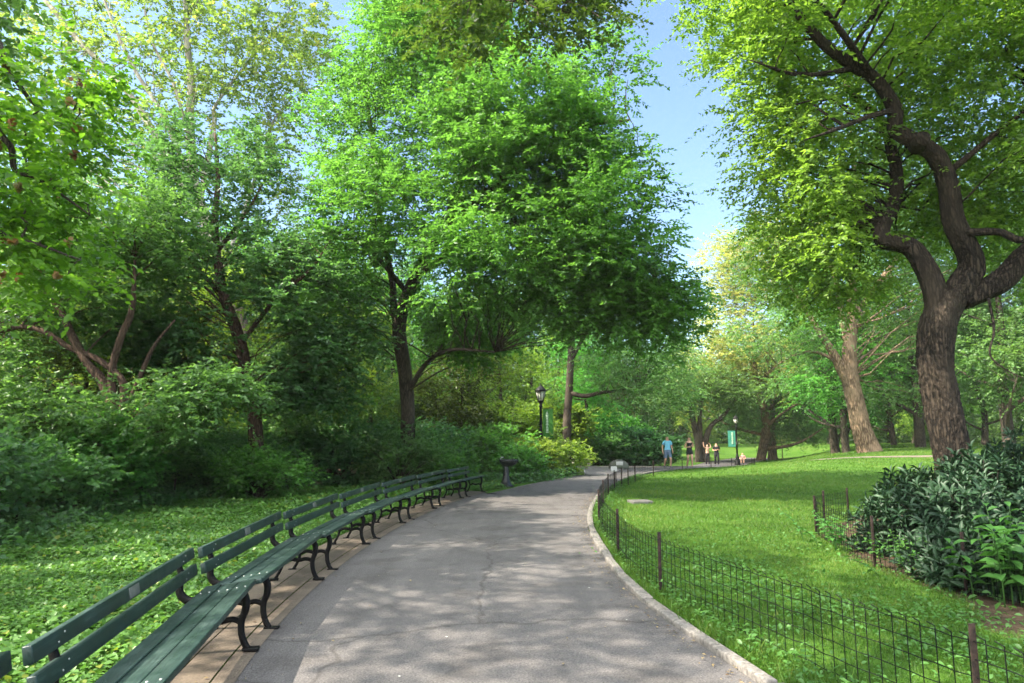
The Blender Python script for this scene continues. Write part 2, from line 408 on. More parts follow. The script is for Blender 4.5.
# ------------------------------------------------------------------ plan of the place
KERB = catmull([(1.95, -8), (1.9, 0), (1.78, 3.6), (1.64, 4.42), (1.47, 5.46), (1.34, 6.2), (1.24, 7.19), (1.19, 8.6), (1.26, 11.04),
                (1.39, 13), (1.73, 15.6), (2.25, 18.5), (2.95, 21.5), (4, 25.2), (5.4, 29), (7.6, 33.2), (10.8, 38.3), (14.3, 45), (17.4, 52), (20.6, 60), (28, 73)], 8)
JPIX = [(259.5, 641), (325, 576), (371, 542.5), (407, 522), (438, 508), (465, 498), (486, 492)]
J = []
for px, py in JPIX:
    d = W(px, py, 1.0) - np.array((0, 0, CAM_H)); k = -CAM_H / d[2]; J.append((d[0] * k, d[1] * k))
J = np.array(J)
J = np.vstack([J[0] + (J[0] - J[1]) + np.array((.27, -.03)), J])
J = np.vstack([J[0] + (J[0] - J[1]) + np.array((.2, -.0)), J])
FOOT = catmull(np.vstack([J[0] + (.6, -6), J]), 6)
LEFT = np.vstack([FOOT[:-1] + np.array((.05, 0)), catmull([(-.72, 19.3), (-.15, 21), (.5, 23), (1.85, 26.4), (2.75, 29), (3.2, 32.5), (4.2, 37.5), (6.2, 40.8), (8.9, 43.6), (11.6, 48), (14.2, 54), (17.4, 62), (24.5, 75)], 6)])
CENT = resample((resample(KERB, n=300) + resample(LEFT, n=300)) / 2, n=400)
SHRUBLINE = catmull([(-5.8, -8), (-6.2, 4), (-6.9, 9.2), (-7.8, 14.8), (-6.5, 20), (-3.0, 22.6), (-.5, 23.3), (1.3, 25.6), (2.3, 28.8), (2.6, 32)], 8)

def near_on(P, x, y):
    """distance to polyline P, nearest point, signed side (+ = right of travel)"""
    x = np.asarray(x, float); y = np.asarray(y, float)
    best = np.full(x.shape, 1e9); qx = np.zeros(x.shape); qy = np.zeros(x.shape); sd = np.zeros(x.shape)
    T = np.gradient(P, axis=0)
    for (px, py), (tx, ty) in zip(P, T):
        d = (x - px) ** 2 + (y - py) ** 2
        k = d < best
        best = np.where(k, d, best); qx = np.where(k, px, qx); qy = np.where(k, py, qy)
        sd = np.where(k, (x - px) * ty - (y - py) * tx, sd)
    return np.sqrt(best), qx, qy, np.sign(sd)
CS = resample(CENT, n=110)

def zt(x, y):
    d, qx, qy, s = near_on(CS, x, y)
    drop = -.72 * sstep(31, 58, qy)
    w = 1 - sstep(2.5, 14, d)
    right = .78 * sstep(13, 42, np.asarray(y, float)) * sstep(2.0, 11, d)
    left = .55 * sstep(3.0, 22, d) * sstep(34, 70, np.asarray(y, float)) + .25 * sstep(7, 18, d) * (1 - sstep(30, 45, np.asarray(y, float)))
    return drop * w + np.where(s > 0, right, left)

def zt1(x, y): return float(zt(np.array([x]), np.array([y]))[0])

def offset(P, d):
    T = nrm(np.gradient(P, axis=0)); return P + np.stack([T[:, 1], -T[:, 0]], 1) * d

def inside(poly, x, y):
    c = np.zeros(x.shape, bool); n = len(poly); j = n - 1
    for i in range(n):
        xi, yi = poly[i]; xj, yj = poly[j]
        if yi != yj:
            c ^= ((yi > y) != (yj > y)) & (x < (xj - xi) * (y - yi) / (yj - yi) + xi)
        j = i
    return c

# ------------------------------------------------------------------ ground
def lines(a, b, lo, hi, step, far):
    m = np.arange(lo, hi + 1e-6, step)
    def grow(s, e):
        o = []; d = step
        while abs(s) < abs(e):
            d *= 1.35; s = s + d * np.sign(e - s) if e != s else s; o.append(s)
            if len(o) > 60: break
        return o
    return np.array(sorted(set(np.round(np.r_[grow(lo, a), m, grow(hi, b)], 3))))
gx = lines(-600, 600, -12, 30, .45, 0); gy = lines(-500, 700, -8, 64, .45, 0)
X, Y = np.meshgrid(gx, gy, indexing='ij')
Z = zt(X.ravel(), Y.ravel()).reshape(X.shape)
i, j = np.meshgrid(np.arange(len(gx) - 1), np.arange(len(gy) - 1), indexing='ij')
ny = len(gy)
q = np.stack([i * ny + j, (i + 1) * ny + j, (i + 1) * ny + j + 1, i * ny + j + 1], -1).reshape(-1, 4)
BED = np.array([(3.95, 6.0), (4.55, 7.0), (4.55, 8.5), (4.65, 9.9), (5.1, 11.4), (5.55, 12.6), (7.0, 14.2), (12, 15), (14, 10), (9, 4.2), (6, 4.2)])
woods = np.vstack([SHRUBLINE, [(2.2, 33), (-2, 34.5), (-4, 36), (-60, 60), (-60, -8)]])
xf, yf = X.ravel(), Y.ravel()
soil = np.where(inside(woods, xf, yf), 1.0, 0.0)
soil = np.maximum(soil, inside(BED, xf, yf) * 1.0)
soil = np.where((xf < -30) | (yf < -8), 1, soil)
build('ground', np.stack([xf, yf, Z.ravel()], 1), [q], M['ground'], tone=soil, smooth=True)['kind'] = 'structure'

def ribbon(name, A, B, n, m, mat, dz, zfun=None):
    A, B = resample(A, n=n), resample(B, n=n)
    t = np.linspace(0, 1, m)[None, :, None]
    P = A[:, None] * (1 - t) + B[:, None] * t
    x, y = P[..., 0].ravel(), P[..., 1].ravel()
    z = zt(x, y) + dz
    i, j = np.meshgrid(np.arange(n - 1), np.arange(m - 1), indexing='ij')
    q = np.stack([i * m + j, i * m + j + 1, (i + 1) * m + j + 1, (i + 1) * m + j], -1).reshape(-1, 4)
    o = build(name, np.stack([x, y, z], 1), [q], mat, smooth=True); o['kind'] = 'structure'; return o
ribbon('path', LEFT, KERB, 260, 9, M['asphalt'], .012)
ribbon('side_path', catmull([(3.3, 31.6), (1.2, 33.6), (-2.5, 35.4), (-8, 36.5)], 6), catmull([(6.4, 41), (2.4, 39.3), (-2.5, 39.2), (-8, 40)], 6), 50, 8, M['asphalt'], .008)
FARPATH = np.array([(14.5, 33.2), (20, 32.8), (28, 33.3), (40, 35.5), (40, 37.2), (28, 34.9), (20, 34.3), (14.5, 34.2)])
ribbon('footpath', FARPATH[:4], FARPATH[4:][::-1], 60, 5, M['paving'], .012)
ST = resample(FOOT, n=160)
for a, b in ((.052, -.10), (-.112, -.36), (-.372, -.64)):
    o = ribbon('paving_strip', offset(ST, b), offset(ST, a), 160, 3, M['paving'], .016 if a > 0 else .018)

# kerb: granite stones butted end to end
kb = MB(); KP = resample(KERB[8:], step=1.15)
for a, b in zip(KP[:-1], KP[1:]):
    m_ = (a + b) / 2; t = b - a; L_ = np.linalg.norm(t); t = t / L_; n_ = np.array((t[1], -t[0]))
    jt = rng.normal(0, .006, 3)
    R = np.array([(t[0], n_[0], 0), (t[1], n_[1], 0), (0, 0, 1)])
    w_ = .052 + rng.uniform(-.008, .012); e = L_ / 2 + rng.uniform(-.018, .0)
    kb.box((m_[0] + n_[0] * (.052 + jt[0]), m_[1] + n_[1] * (.052 + jt[0]), zt1(*m_) + .01 + jt[1]), (e, w_, .055), R, .014)
o = kb.build('kerb', M['granite']); o['kind'] = 'structure'

# ------------------------------------------------------------------ leaves
T_SIMPLE = (np.array([(0, 0, 0), (.42, .5, .10), (1, 0, -.04), (.42, -.5, .10)]), [np.array([(0, 1, 2), (0, 2, 3)])])
T_OVAL = (np.array([(0, 0, 0), (.22, .38, .08), (.55, .5, .09), (1, 0, -.10), (.55, -.5, .09), (.22, -.38, .08), (.5, 0, 0)]),
          [np.array([(0, 1, 6), (1, 2, 6), (2, 3, 6), (3, 4, 6), (4, 5, 6), (5, 0, 6)])])
T_LONG = (np.array([(0, 0, 0), (.3, .42, .12), (.65, .5, .10), (1, 0, -.16), (.65, -.5, .10), (.3, -.42, .12), (.33, 0, .03), (.66, 0, .0)]),
          [np.array([(0, 1, 6), (5, 0, 6), (7, 2, 3), (4, 7, 3)]), np.array([(1, 2, 7, 6), (6, 7, 4, 5)])])
T_LOBED = (np.array([(0, 0, 0), (.12, .45, .03), (.38, .30, .04), (.62, .55, .02), (.68, .22, .05), (1, 0, -.08), (.68, -.22, .05), (.62, -.55, .02), (.38, -.30, .04), (.12, -.45, .03), (.4, 0, 0)]),
           [np.array([(k, (k + 1) % 10, 10) for k in range(10)])])
T_BLADE = (np.array([(0, .5, 0), (0, -.5, 0), (1, 0, 0)]), [np.array([(0, 1, 2)])])

def leaves(P, A, Nn, Ln, wid, tmpl):
    """P base, A axis, Nn approx normal, Ln length; returns verts, faces"""
    A = nrm(A); S = nrm(np.cross(Nn, A)); Nn = np.cross(A, S)
    tv, tf = tmpl; k = len(tv); L = np.asarray(Ln)[:, None, None]
    w = L * wid
    V = P[:, None] + A[:, None] * tv[None, :, :1] * L + S[:, None] * tv[None, :, 1:2] * w + Nn[:, None] * tv[None, :, 2:] * L
    off = (np.arange(len(P)) * k)[:, None, None]
    return V.reshape(-1, 3), [(f[None] + off).reshape(-1, f.shape[1]) for f in tf], k

def sprays(B, D, L, n, leaf, rg, droop=.25, spread=.9, up=.75):
    """twigs B + D*L, n leaves each; arrays of leaf base, axis, normal, length, twig index"""
    m = len(B)
    t = (np.arange(n) + .5) / n
    t = np.clip(t[None] + rg.uniform(-.4, .4, (m, n)) / n, .03, 1)
    side = np.where(np.arange(n) % 2, 1., -1.)[None, :] * np.ones((m, 1))
    D = nrm(D)
    upv = np.array((0, 0, 1.)); S = nrm(np.cross(D, upv) + 1e-6)
    Lm = np.broadcast_to(np.asarray(L, float), (m,))
    P = B[:, None] + D[:, None] * (t * Lm[:, None])[..., None]
    P[..., 2] -= droop * (t ** 2) * Lm[:, None]
    A = D[:, None] * (.55 + .5 * (t > .9)[..., None]) + S[:, None] * (side * spread)[..., None] + rg.normal(0, .33, (m, n, 3))
    A[..., 2] -= .22
    Nn = np.array((0, 0, up)) + rg.normal(0, .42, (m, n, 3))
    Ln = leaf * rg.uniform(.65, 1.2, (m, n)) * (1 - .25 * t)
    tw = np.repeat(np.arange(m), n)
    return P.reshape(-1, 3), A.reshape(-1, 3), Nn.reshape(-1, 3), Ln.ravel(), tw

def unit(n, rg, flat=1.0):
    v = nrm(rg.normal(0, 1, (n, 3))); v[:, 2] *= flat; return nrm(v)

def blob_points(blobs, n, rg, inner=.45, gap=0.0):
    """clump centres spread through ellipsoids, biased to the outside, at least gap apart"""
    w = np.array([b[6] if len(b) > 6 else b[3] * b[4] * b[5] for b in blobs]); w = w / w.sum()
    out = []
    tries = 0
    while len(out) < n and tries < n * 12:
        tries += 1
        b = blobs[rg.choice(len(blobs), p=w)]
        v = nrm(rg.normal(0, 1, 3)); r = inner + (1 - inner) * rg.random() ** .55
        p = np.array(b[:3]) + v * r * np.array(b[3:6])
        if gap and out and np.min(np.sum((np.array(out) - p) ** 2, 1)) < gap * gap: continue
        out.append(p)
    return np.array(out)

def crown_geo(clumps, cen, nsp, nlf, leaf, tw, rg, tmpl=T_SIMPLE, wid=.55, flat=.45, droop=.25, rad=.25, outward=.6):
    """leaf sprays radiating from each clump"""
    n = len(clumps)
    k = nsp * n
    base = np.repeat(clumps, nsp, 0)
    o = nrm(base - cen)
    d = unit(k, rg, flat) + o * outward * rg.uniform(0, 1, (k, 1))
    d[:, 2] += .12
    b = base + nrm(d) * rad * rg.uniform(.2, 1.6, (k, 1)) + rg.normal(0, rad * .55, (k, 3))
    P, A, Nn, Ln, ti = sprays(b, d, tw * rg.uniform(.6, 1.25, k), nlf, leaf, rg, droop)
    V, F, kk = leaves(P, A, Nn, Ln, wid, tmpl)
    ct = rg.normal(.42, .18, n)                # the tone of each clump, twig and leaf
    st = np.repeat(ct, nsp) + rg.normal(0, .12, k)
    tone = np.clip(st[ti] + rg.normal(0, .15, len(P)), 0, 1)
    tone = np.where(rg.random(len(P)) < .012, 1.0, tone)
    return V, F, np.repeat(tone, kk)

def merge_leaf(parts):
    V, T, F, n = [], [], {}, 0
    for v, f, t in parts:
        for a in f: F.setdefault(a.shape[1], []).append(a + n)
        V.append(v); T.append(t); n += len(v)
    return np.concatenate(V), [np.concatenate(a) for a in F.values()], np.concatenate(T)

def bez(a, b, c, n=6):
    t = np.linspace(0, 1, n)[:, None]; return a * (1 - t) ** 2 + 2 * b * t * (1 - t) + c * t * t

def bark_warp(rg, amp=.12, knots=6):
    ph = rg.uniform(0, 6.28, 8)
    def f(n, sides, P, ang):
        s = np.linspace(0, 1, n)[:, None]
        a = ang[None]
        return 1 + amp * (.5 * np.sin(3 * a + ph[0] + 4 * s) + .35 * np.sin(5 * a + ph[1] - 6 * s) + .3 * np.sin(2 * a + 9 * s + ph[2])) + rg.normal(0, amp * .16, (n, sides))
    return f

def wood(limbs, clumps, rg, r0=.026, sides=8, tip=.008, main_sides=None):
    """trunk and limbs given as (points, radii), plus one branch to every clump"""
    mb = MB(); S = []; R = []
    for pts, rad in limbs:
        P = catmull(pts, 6); r = np.interp(np.linspace(0, 1, len(P)), np.linspace(0, 1, len(rad)), rad)
        mb.tube(P, r, main_sides or sides + 2, warp=bark_warp(rg, .10))
        S.append(P); R.append(r)
    S = np.concatenate(S); R = np.concatenate(R)
    z0 = S[:, 2].min(); z1 = S[:, 2].max(); ok = S[:, 2] > z0 + .22 * (z1 - z0)
    S, R = S[ok], R[ok]
    for c in clumps[rg.random(len(clumps)) < .42]:
        hd = np.hypot(S[:, 0] - c[0], S[:, 1] - c[1])
        d = np.linalg.norm(S - c, axis=1) + np.maximum(0, S[:, 2] - c[2] + .55 * hd) * 1.5
        k = int(np.argmin(d)); a = S[k]; L = np.linalg.norm(c - a)
        mid = (a + c) / 2 + np.array((0, 0, .12 * L)) + rg.normal(0, .08 * L, 3)
        P = bez(a, mid, c, 6); P[1:-1] += rg.normal(0, .03 * L, (4, 3))
        ra = min(R[k] * .7, r0 * (.35 + .22 * L))
        mb.tube(P, np.linspace(ra, tip, 6), 5)
    return mb

def simple_limbs(h, r, lean, nl, rg, spread=.35, fork=.35, rise=.8):
    top = np.array((lean[0], lean[1], h * rise))
    P = [np.array((0, 0, -.25)), np.array((0, 0, .05)), top * .25 + rg.normal(0, .04 * h * .3, 3) * (1, 1, 0), top * .55 + rg.normal(0, .05 * h * .3, 3) * (1, 1, 0), top]
    limbs = [(P, [r * 1.5, r * 1.12, r * .92, r * .6, .03])]
    T = catmull(P, 6)
    for k in range(nl):
        s = fork + (.95 - fork) * (k + rg.random() * .6) / nl
        b = T[int(s * (len(T) - 1))]; az = k * 2.4 + rg.uniform(-.4, .4)
        L = h * spread * (1.15 - .6 * s) * rg.uniform(.8, 1.2)
        e = b + np.array((math.cos(az) * L, math.sin(az) * L, L * rg.uniform(.35, .9)))
        m_ = (b + e) / 2 + np.array((0, 0, -.08 * L)) + rg.normal(0, .06 * L, 3)
        limbs.append(([b, m_, e], [r * (.62 - .4 * s), r * (.42 - .3 * s), .02]))
    return limbs

def tree(name, loc, limbs, blobs, nclump, nsp, nlf, leaf, twig, lmat, bmat, label, seed, cat='tree', group=None, gap=0.0,
         wid=.55, flat=.45, tmpl=T_SIMPLE, droop=.25, rad=.3, inner=.45, extra=None, hero=False, rz=0, wsides=8, outward=.6, main_sides=None, show=(), keep=.12, near=24, above=-999):
    rg = np.random.default_rng(seed)
    root = empty(name, loc, label, cat, group, rz)
    cl = blob_points(blobs, nclump, rg, inner, gap)
    if extra is not None: cl = np.vstack([cl, extra])
    if show:                                  # the crown is open in front of these limbs
        see = np.concatenate([catmull(limbs[k][0], 6) for k in show]) + np.asarray(loc)
        pc, pl = prj(cl + np.asarray(loc)), prj(see); dd = np.linalg.norm(pc[:, None] - pl[None], axis=2); kk_ = dd.argmin(1)
        cl = cl[~((dd.min(1) < near) & (pl[kk_, 1] > above) & (cl[:, 1] + loc[1] < see[kk_, 1] + .4) & (rg.random(len(cl)) > keep))]
    cen = np.mean([b[:3] for b in blobs], 0) - np.array((0, 0, 1.0))
    V, F, T = crown_geo(cl, cen, nsp, nlf, leaf, twig, rg, tmpl, wid, flat, droop, rad, outward)
    build('crown', V, F, lmat, root, tone=T)
    wood(limbs, cl, rg, sides=wsides, main_sides=main_sides).build('trunk', bmat, root, smooth=True)
    return root

# ================================================================== TREES
def rel(base, pts): return [np.asarray(p, float) - base for p in pts]

# --- the big tree on the right with the crooked forked trunk
def right_tree():
    rg = np.random.default_rng(31)
    b = W(951, 520, 12.0); base = np.array((b[0], 12.0, zt1(b[0], 12.0)))
    q = lambda px, py, Y: W(px, py, Y) - base
    trunk = ([np.array((.1, 0, -.3)), np.array((.08, 0, .12)), q(955, 468, 12), q(944, 410, 12), q(936, 365, 12), q(938, 325, 12), q(950, 297, 12)],
             [.62, .50, .41, .40, .38, .42, .40])
    main = ([q(944, 310, 12), q(963, 285, 11.95), q(972, 262, 11.9), q(954, 222, 11.8), q(949, 190, 11.7), q(937, 158, 11.6), q(916, 143, 11.5), q(896, 130, 11.4), q(894, 108, 11.3), q(877, 82, 11.2), q(857, 68, 11.1), q(836, 54, 11), q(818, 38, 10.9), q(790, 0, 10.7), q(770, -60, 10.5)],
            [.33, .36, .31, .29, .27, .25, .23, .20, .17, .155, .14, .12, .10, .07, .03])
    leftl = ([q(938, 322, 12), q(934, 290, 12), q(922, 262, 12.1), q(908, 246, 12.2), q(884, 240, 12.3), q(882, 226, 12.4), q(893, 205, 12.6), q(897, 180, 12.8), q(893, 155, 13), q(880, 120, 13.3), q(850, 90, 13.6), q(830, 40, 14)],
             [.30, .29, .26, .24, .21, .19, .17, .13, .12, .10, .07, .03])
    rightl = ([q(962, 300, 12), q(985, 290, 11.9), q(1006, 278, 11.8), q(1030, 252, 11.7), q(1080, 215, 11.5), q(1150, 150, 11.2)], [.30, .30, .27, .25, .2, .1])
    r2 = ([q(954, 232, 11.8), q(975, 232, 11.6), q(1000, 232, 11.4), q(1022, 240, 11.2), q(1060, 232, 11)], [.10, .09, .085, .08, .05])
    r3 = ([q(945, 175, 11.7), q(970, 155, 11.5), q(1000, 130, 11.2), q(1040, 100, 11)], [.08, .07, .05, .02])
    l3 = ([q(894, 110, 11.3), q(865, 118, 10.9), q(840, 128, 10.5), q(805, 140, 10)], [.07, .055, .04, .015])
    l4 = ([q(877, 82, 11.2), q(840, 30, 10.4), q(800, -20, 9.6), q(770, -60, 9)], [.09, .07, .05, .02])
    l5 = ([q(857, 68, 11.1), q(800, 75, 10.8), q(750, 60, 10.4)], [.07, .05, .015])
    dead = ([q(988, 296, 11.8), q(994, 330, 11.6), q(990, 355, 11.5), q(1010, 372, 11.4), q(1030, 380, 11.3)], [.035, .03, .022, .018, .01])
    limbs = [trunk, main, leftl, rightl, r2, r3, l3, l4, l5, dead]
    root = empty('forked_tree', base, 'big crooked tree with thick forked furrowed trunk behind the dark laurel bush', 'tree')
    blobs = []
    def bl(px, py, Y, rx, ry, rz, w): blobs.append((*q(px, py, Y), rx, ry, rz, w))
    bl(885, 40, 12, 2.8, 3.0, 1.7, 2.4); bl(762, 8, 11, 1.0, 1.8, 1.0, .5); bl(828, 150, 12.5, 1.5, 2.2, 1.6, 1.3)
    bl(818, 232, 13, 1.2, 1.8, .9, .8); bl(985, 100, 12, 2.3, 2.5, 2.0, 1.7); bl(1050, 200, 12, 1.8, 2.5, 1.4, .9)
    bl(890, -70, 11, 4.6, 4.0, 1.8, 2.2); bl(1120, 0, 11, 3, 3, 3, 1.0); bl(900, 190, 14.0, 1.8, 1.2, 1.5, .8); bl(985, 190, 14, 1.5, 1.2, 1.4, .7)
    bl(790, 100, 12, .85, 1.5, 1.1, .5); bl(830, 290, 14, .9, 1.0, .5, .3)
    cl = blob_points(blobs, 560, rg, .25, .30)
    see = np.concatenate([catmull(p, 6) for p, _ in (main, leftl, rightl)]) + base
    pc, pl = prj(cl + base), prj(see); dd = np.linalg.norm(pc[:, None] - pl[None], axis=2); kk_ = dd.argmin(1)
    hide = (dd.min(1) < 40) & (cl[:, 1] < see[kk_, 1] - base[1] + .5) & (pl[kk_, 1] > 30) & (rg.random(len(cl)) < .9)
    cl = cl[~hide]                                    # the crown is open round the heavy limbs
    cen = q(900, 80, 12)
    V, F, T = crown_geo(cl, cen, 24, 13, .125, .5, rg, T_SIMPLE, .5, .40, .30, .28)
    build('crown', V, F, M['lf_bright'], root, tone=T)
    # trunk and heavy limbs with lumpy bark
    mb = MB()
    for k, (pts, rad) in enumerate(limbs):
        rad = [v * (.70 if k == 0 else .63 if k < 4 else .75) for v in rad]
        P = catmull(pts, 10 if k < 4 else 6); r = np.interp(np.linspace(0, 1, len(P)), np.linspace(0, 1, len(rad)), rad)
        P = resample(P, n=max(6, int(len(P) * (2.2 if k < 4 else 1))))
        r = np.interp(np.linspace(0, 1, len(P)), np.linspace(0, 1, len(r)), r)
        mb.tube(P, r, 56 if k < 4 else 10, warp=ridge_warp(rg, .12, .045) if k < 4 else bark_warp(rg, .08))
    S = np.concatenate([catmull(p, 6) for p, r in limbs[1:-1]]); S = S[S[:, 2] > q(900, 215, 12)[2]]
    for c in cl[rg.random(len(cl)) < .32]:
        d = np.linalg.norm(S - c, axis=1) + np.maximum(0, S[:, 2] - c[2] + .5 * np.hypot(S[:, 0] - c[0], S[:, 1] - c[1])) * 1.4
        a = S[int(np.argmin(d))]; L = np.linalg.norm(c - a)
        P = bez(a, (a + c) / 2 + np.array((0, 0, .12 * L)) + rg.normal(0, .08 * L, 3), c, 6); P[1:-1] += rg.normal(0, .03 * L, (4, 3))
        mb.tube(P, np.linspace(min(.028, .008 + .008 * L), .005, 6), 5)
    # healed stub where a limb was cut off
    s = q(921, 141, 11.25); mb.tube([s + (.05, .25, -.02), s, s + (-.03, -.10, .02)], [.13, .13, .125], 14)
    mb.build('trunk', M['bark_hero'], root, smooth=True)
right_tree()

# --- the central tree that leans over the path
def central_tree():
    b = W(405, 480, 23.6); base = np.array((b[0], 23.6, 0.0)); base[2] = zt1(base[0], base[1])
    q = lambda px, py, Y: W(px, py, Y) - base
    limbs = [([np.array((0, 0, -.3)), np.array((0, 0, .1)), q(408, 420, 23.5), q(405, 375, 23.3), q(399, 325, 22.8), q(412, 285, 22), q(432, 245, 21), q(455, 200, 19.6), q(475, 120, 19.2), q(480, 40, 19)], [.36, .30, .25, .24, .24, .21, .16, .13, .08, .03]),
             ([q(402, 350, 23.1), q(394, 310, 22.8), q(392, 280, 22.4), q(380, 220, 21), q(370, 120, 21.4), q(360, 40, 21.6)], [.16, .13, .11, .09, .06, .02]),
             ([q(407, 395, 23.4), q(425, 365, 22.5), q(450, 350, 19.8), q(495, 352, 19.3)], [.10, .075, .055, .02]),
             ([q(418, 275, 21.7), q(470, 240, 19.5), q(540, 220, 18.6), q(610, 240, 17.8)], [.14, .11, .08, .03]),
             ([q(432, 245, 20), q(500, 180, 19), q(570, 130, 18), q(630, 120, 17.5)], [.13, .10, .07, .03]),
             ([q(405, 290, 22.2), q(370, 250, 20.2), q(335, 230, 20)], [.09, .06, .02])]
    blobs = []
    def bl(px, py, Y, rx, ry, rz, w): blobs.append((*q(px, py, Y), rx, ry, rz, w))
    bl(430, 80, 20.5, 2.9, 3, 2.6, 1.6); bl(520, 150, 18.5, 2.7, 2.6, 2.2, 2.3); bl(600, 232, 18, 1.5, 2.4, 2.1, 1.5)
    bl(500, 255, 18.5, 2.5, 2.5, 1.5, 1.3); bl(390, 210, 20, 2.3, 2.6, 2.0, 1.2); bl(445, 20, 20, 2.6, 3, 1.6, 1.1); bl(360, 130, 21.5, 1.4, 2, 2.2, .6)
    bl(640, 305, 18, 1.2, 1.5, .9, .9); bl(560, 300, 18.5, 1.8, 1.8, .9, .9); bl(350, 290, 22, 1.6, 1.6, 1.8, .9); bl(480, 330, 22.5, 1.8, 1.6, 1.0, .7); bl(580, 140, 18, 1.0, 1.5, 1.2, .4); bl(430, 310, 21.5, 2.2, 1.5, 1.2, .5); bl(570, 95, 18.5, .8, 1, 1.0, .25)
    # leaders that stick out of the crown
    ex = np.array([q(462, 78, 17.6), q(462, 95, 17.6), q(618, 48, 18), q(612, 62, 18), q(628, 80, 18.2), q(690, 300, 18), q(685, 330, 18), q(660, 345, 18), q(640, 150, 17.9), q(655, 235, 18)])
    rg_tree = tree('spreading_tree', base, limbs, blobs, 640, 26, 14, .16, .62, M['lf_mid'], M['bark'],
                   'broad leafy tree with dark twin trunk, spreading out over the middle of the path', 41, gap=.36, wid=.52, droop=.2, rad=.34, extra=ex, inner=.3, show=(0, 1), near=26, above=245, keep=.2)
central_tree()

# --- tall plane tree with pale limbs, upper left
def plane_tree():
    b = W(256, 440, 29); base = np.array((b[0], 29.0, 0.3)); base[2] = zt1(b[0], 29)
    q = lambda px, py, Y=29: W(px, py, Y) - base
    limbs = [([np.array((0, 0, -.3)), np.array((0, 0, .2)), q(247, 350), q(222, 255), q(196, 190), q(190, 125), q(191, 85), q(187, 40), q(186, -10), q(190, -90)], [.5, .45, .38, .36, .33, .25, .22, .19, .16, .06]),
             ([q(222, 255), q(194, 205), q(165, 151), q(128, 92), q(100, 62), q(80, 42), q(58, 15), q(42, -5), q(10, -60)], [.25, .24, .22, .2, .18, .17, .16, .15, .06]),
             ([q(208, 225), q(165, 120, 28.4), q(135, 70, 28), q(112, 20, 27.6), q(90, -40, 27.4)], [.16, .13, .11, .08, .03]),
             ([q(200, 200), q(214, 125, 29.5), q(216, 105, 29.6), q(250, 60, 30), q(290, 10, 30.4)], [.18, .15, .10, .07, .03]),
             ([q(192, 150), q(180, 105, 28.4), q(172, 80, 28.2), q(150, 35, 28), q(140, -30, 28)], [.12, .1, .09, .06, .03]),
             ([q(220, 280), q(265, 150, 30), q(275, 118, 30.2), q(300, 90, 30.5)], [.14, .09, .06, .02])]
    limbs = [(p, [v * .72 for v in w_]) for p, w_ in limbs]
    blobs = []
    def bl(px, py, Y, rx, ry, rz, w): blobs.append((*q(px, py, Y), rx, ry, rz, w))
    bl(200, 60, 29, 4.2, 3.5, 3.2, 2.2); bl(60, 40, 29, 3.0, 3, 2.6, 1.2); bl(290, 60, 30, 2.6, 3, 4.0, 1.5); bl(130, 130, 29, 3.0, 3, 2.0, .8)
    bl(180, -60, 29, 6, 4, 3, 1.4); bl(270, 170, 30, 2.6, 2, 2.5, .9); bl(30, 120, 30, 2.5, 2, 2.5, .7)
    tree('plane_tree', base, limbs, blobs, 360, 11, 11, .19, .75, M['lf_plane'], M['bark_pale'],
         'tall open plane tree with pale bare limbs against the sky', 52, gap=.75, wid=.8, rad=.4, inner=.3, flat=.6, droop=.35, show=(0, 1, 2), near=9, keep=.4)
plane_tree()

# --- dark tree left of the centre
def dark_tree():
    b = W(258, 480, 19.0); base = np.array((b[0], 19.0, 0.)); base[2] = zt1(b[0], 19.0)
    q = lambda px, py, Y=19.0: W(px, py, Y) - base
    limbs = [([np.array((0, 0, -.3)), np.array((0, 0, .1)), q(254, 415), q(247, 375), q(236, 330), q(222, 290), q(215, 230), q(218, 180), q(215, 130)], [.28, .24, .19, .18, .16, .13, .10, .07, .03]),
             ([q(240, 345), q(275, 300, 18.4), q(310, 270, 18.0), q(330, 240, 17.8)], [.07, .06, .04, .015]),
             ([q(226, 298), q(190, 260, 18.4), q(165, 220, 18.2)], [.08, .05, .02]),
             ([q(218, 250), q(245, 215, 19.3), q(265, 180, 19.5)], [.07, .05, .02])]
    blobs = []
    def bl(px, py, Y, rx, ry, rz, w): blobs.append((*q(px, py, Y), rx, ry, rz, w))
    bl(215, 180, 19.0, 1.98, 2.16, 1.61, 1.6); bl(235, 260, 18.4, 2.48, 2.16, 1.36, 1.5); bl(300, 300, 18.4, 1.49, 1.92, 1.49, .8); bl(170, 250, 18.4, 1.24, 1.68, 1.49, .6)
    bl(310, 370, 19.0, 1.2, 1.2, 1.0, .7); bl(150, 330, 18.4, 1.24, 1.44, 1.12, .5)
    bl(190, 345, 18.2, 1.5, 1.2, .7, .6); bl(300, 400, 18.6, 1.4, 1.2, .7, .6); bl(340, 350, 18.5, 1.1, 1.1, .8, .5)
    tree('dark_tree', base, limbs, blobs, 270, 20, 12, .15, .5, M['lf_dark'], M['bark_red'],
         'dark green tree with a slim leaning reddish trunk, rising from the left undergrowth', 63, gap=.34, wid=.6, rad=.26, inner=.3, show=(0,), near=26, keep=.2)
dark_tree()

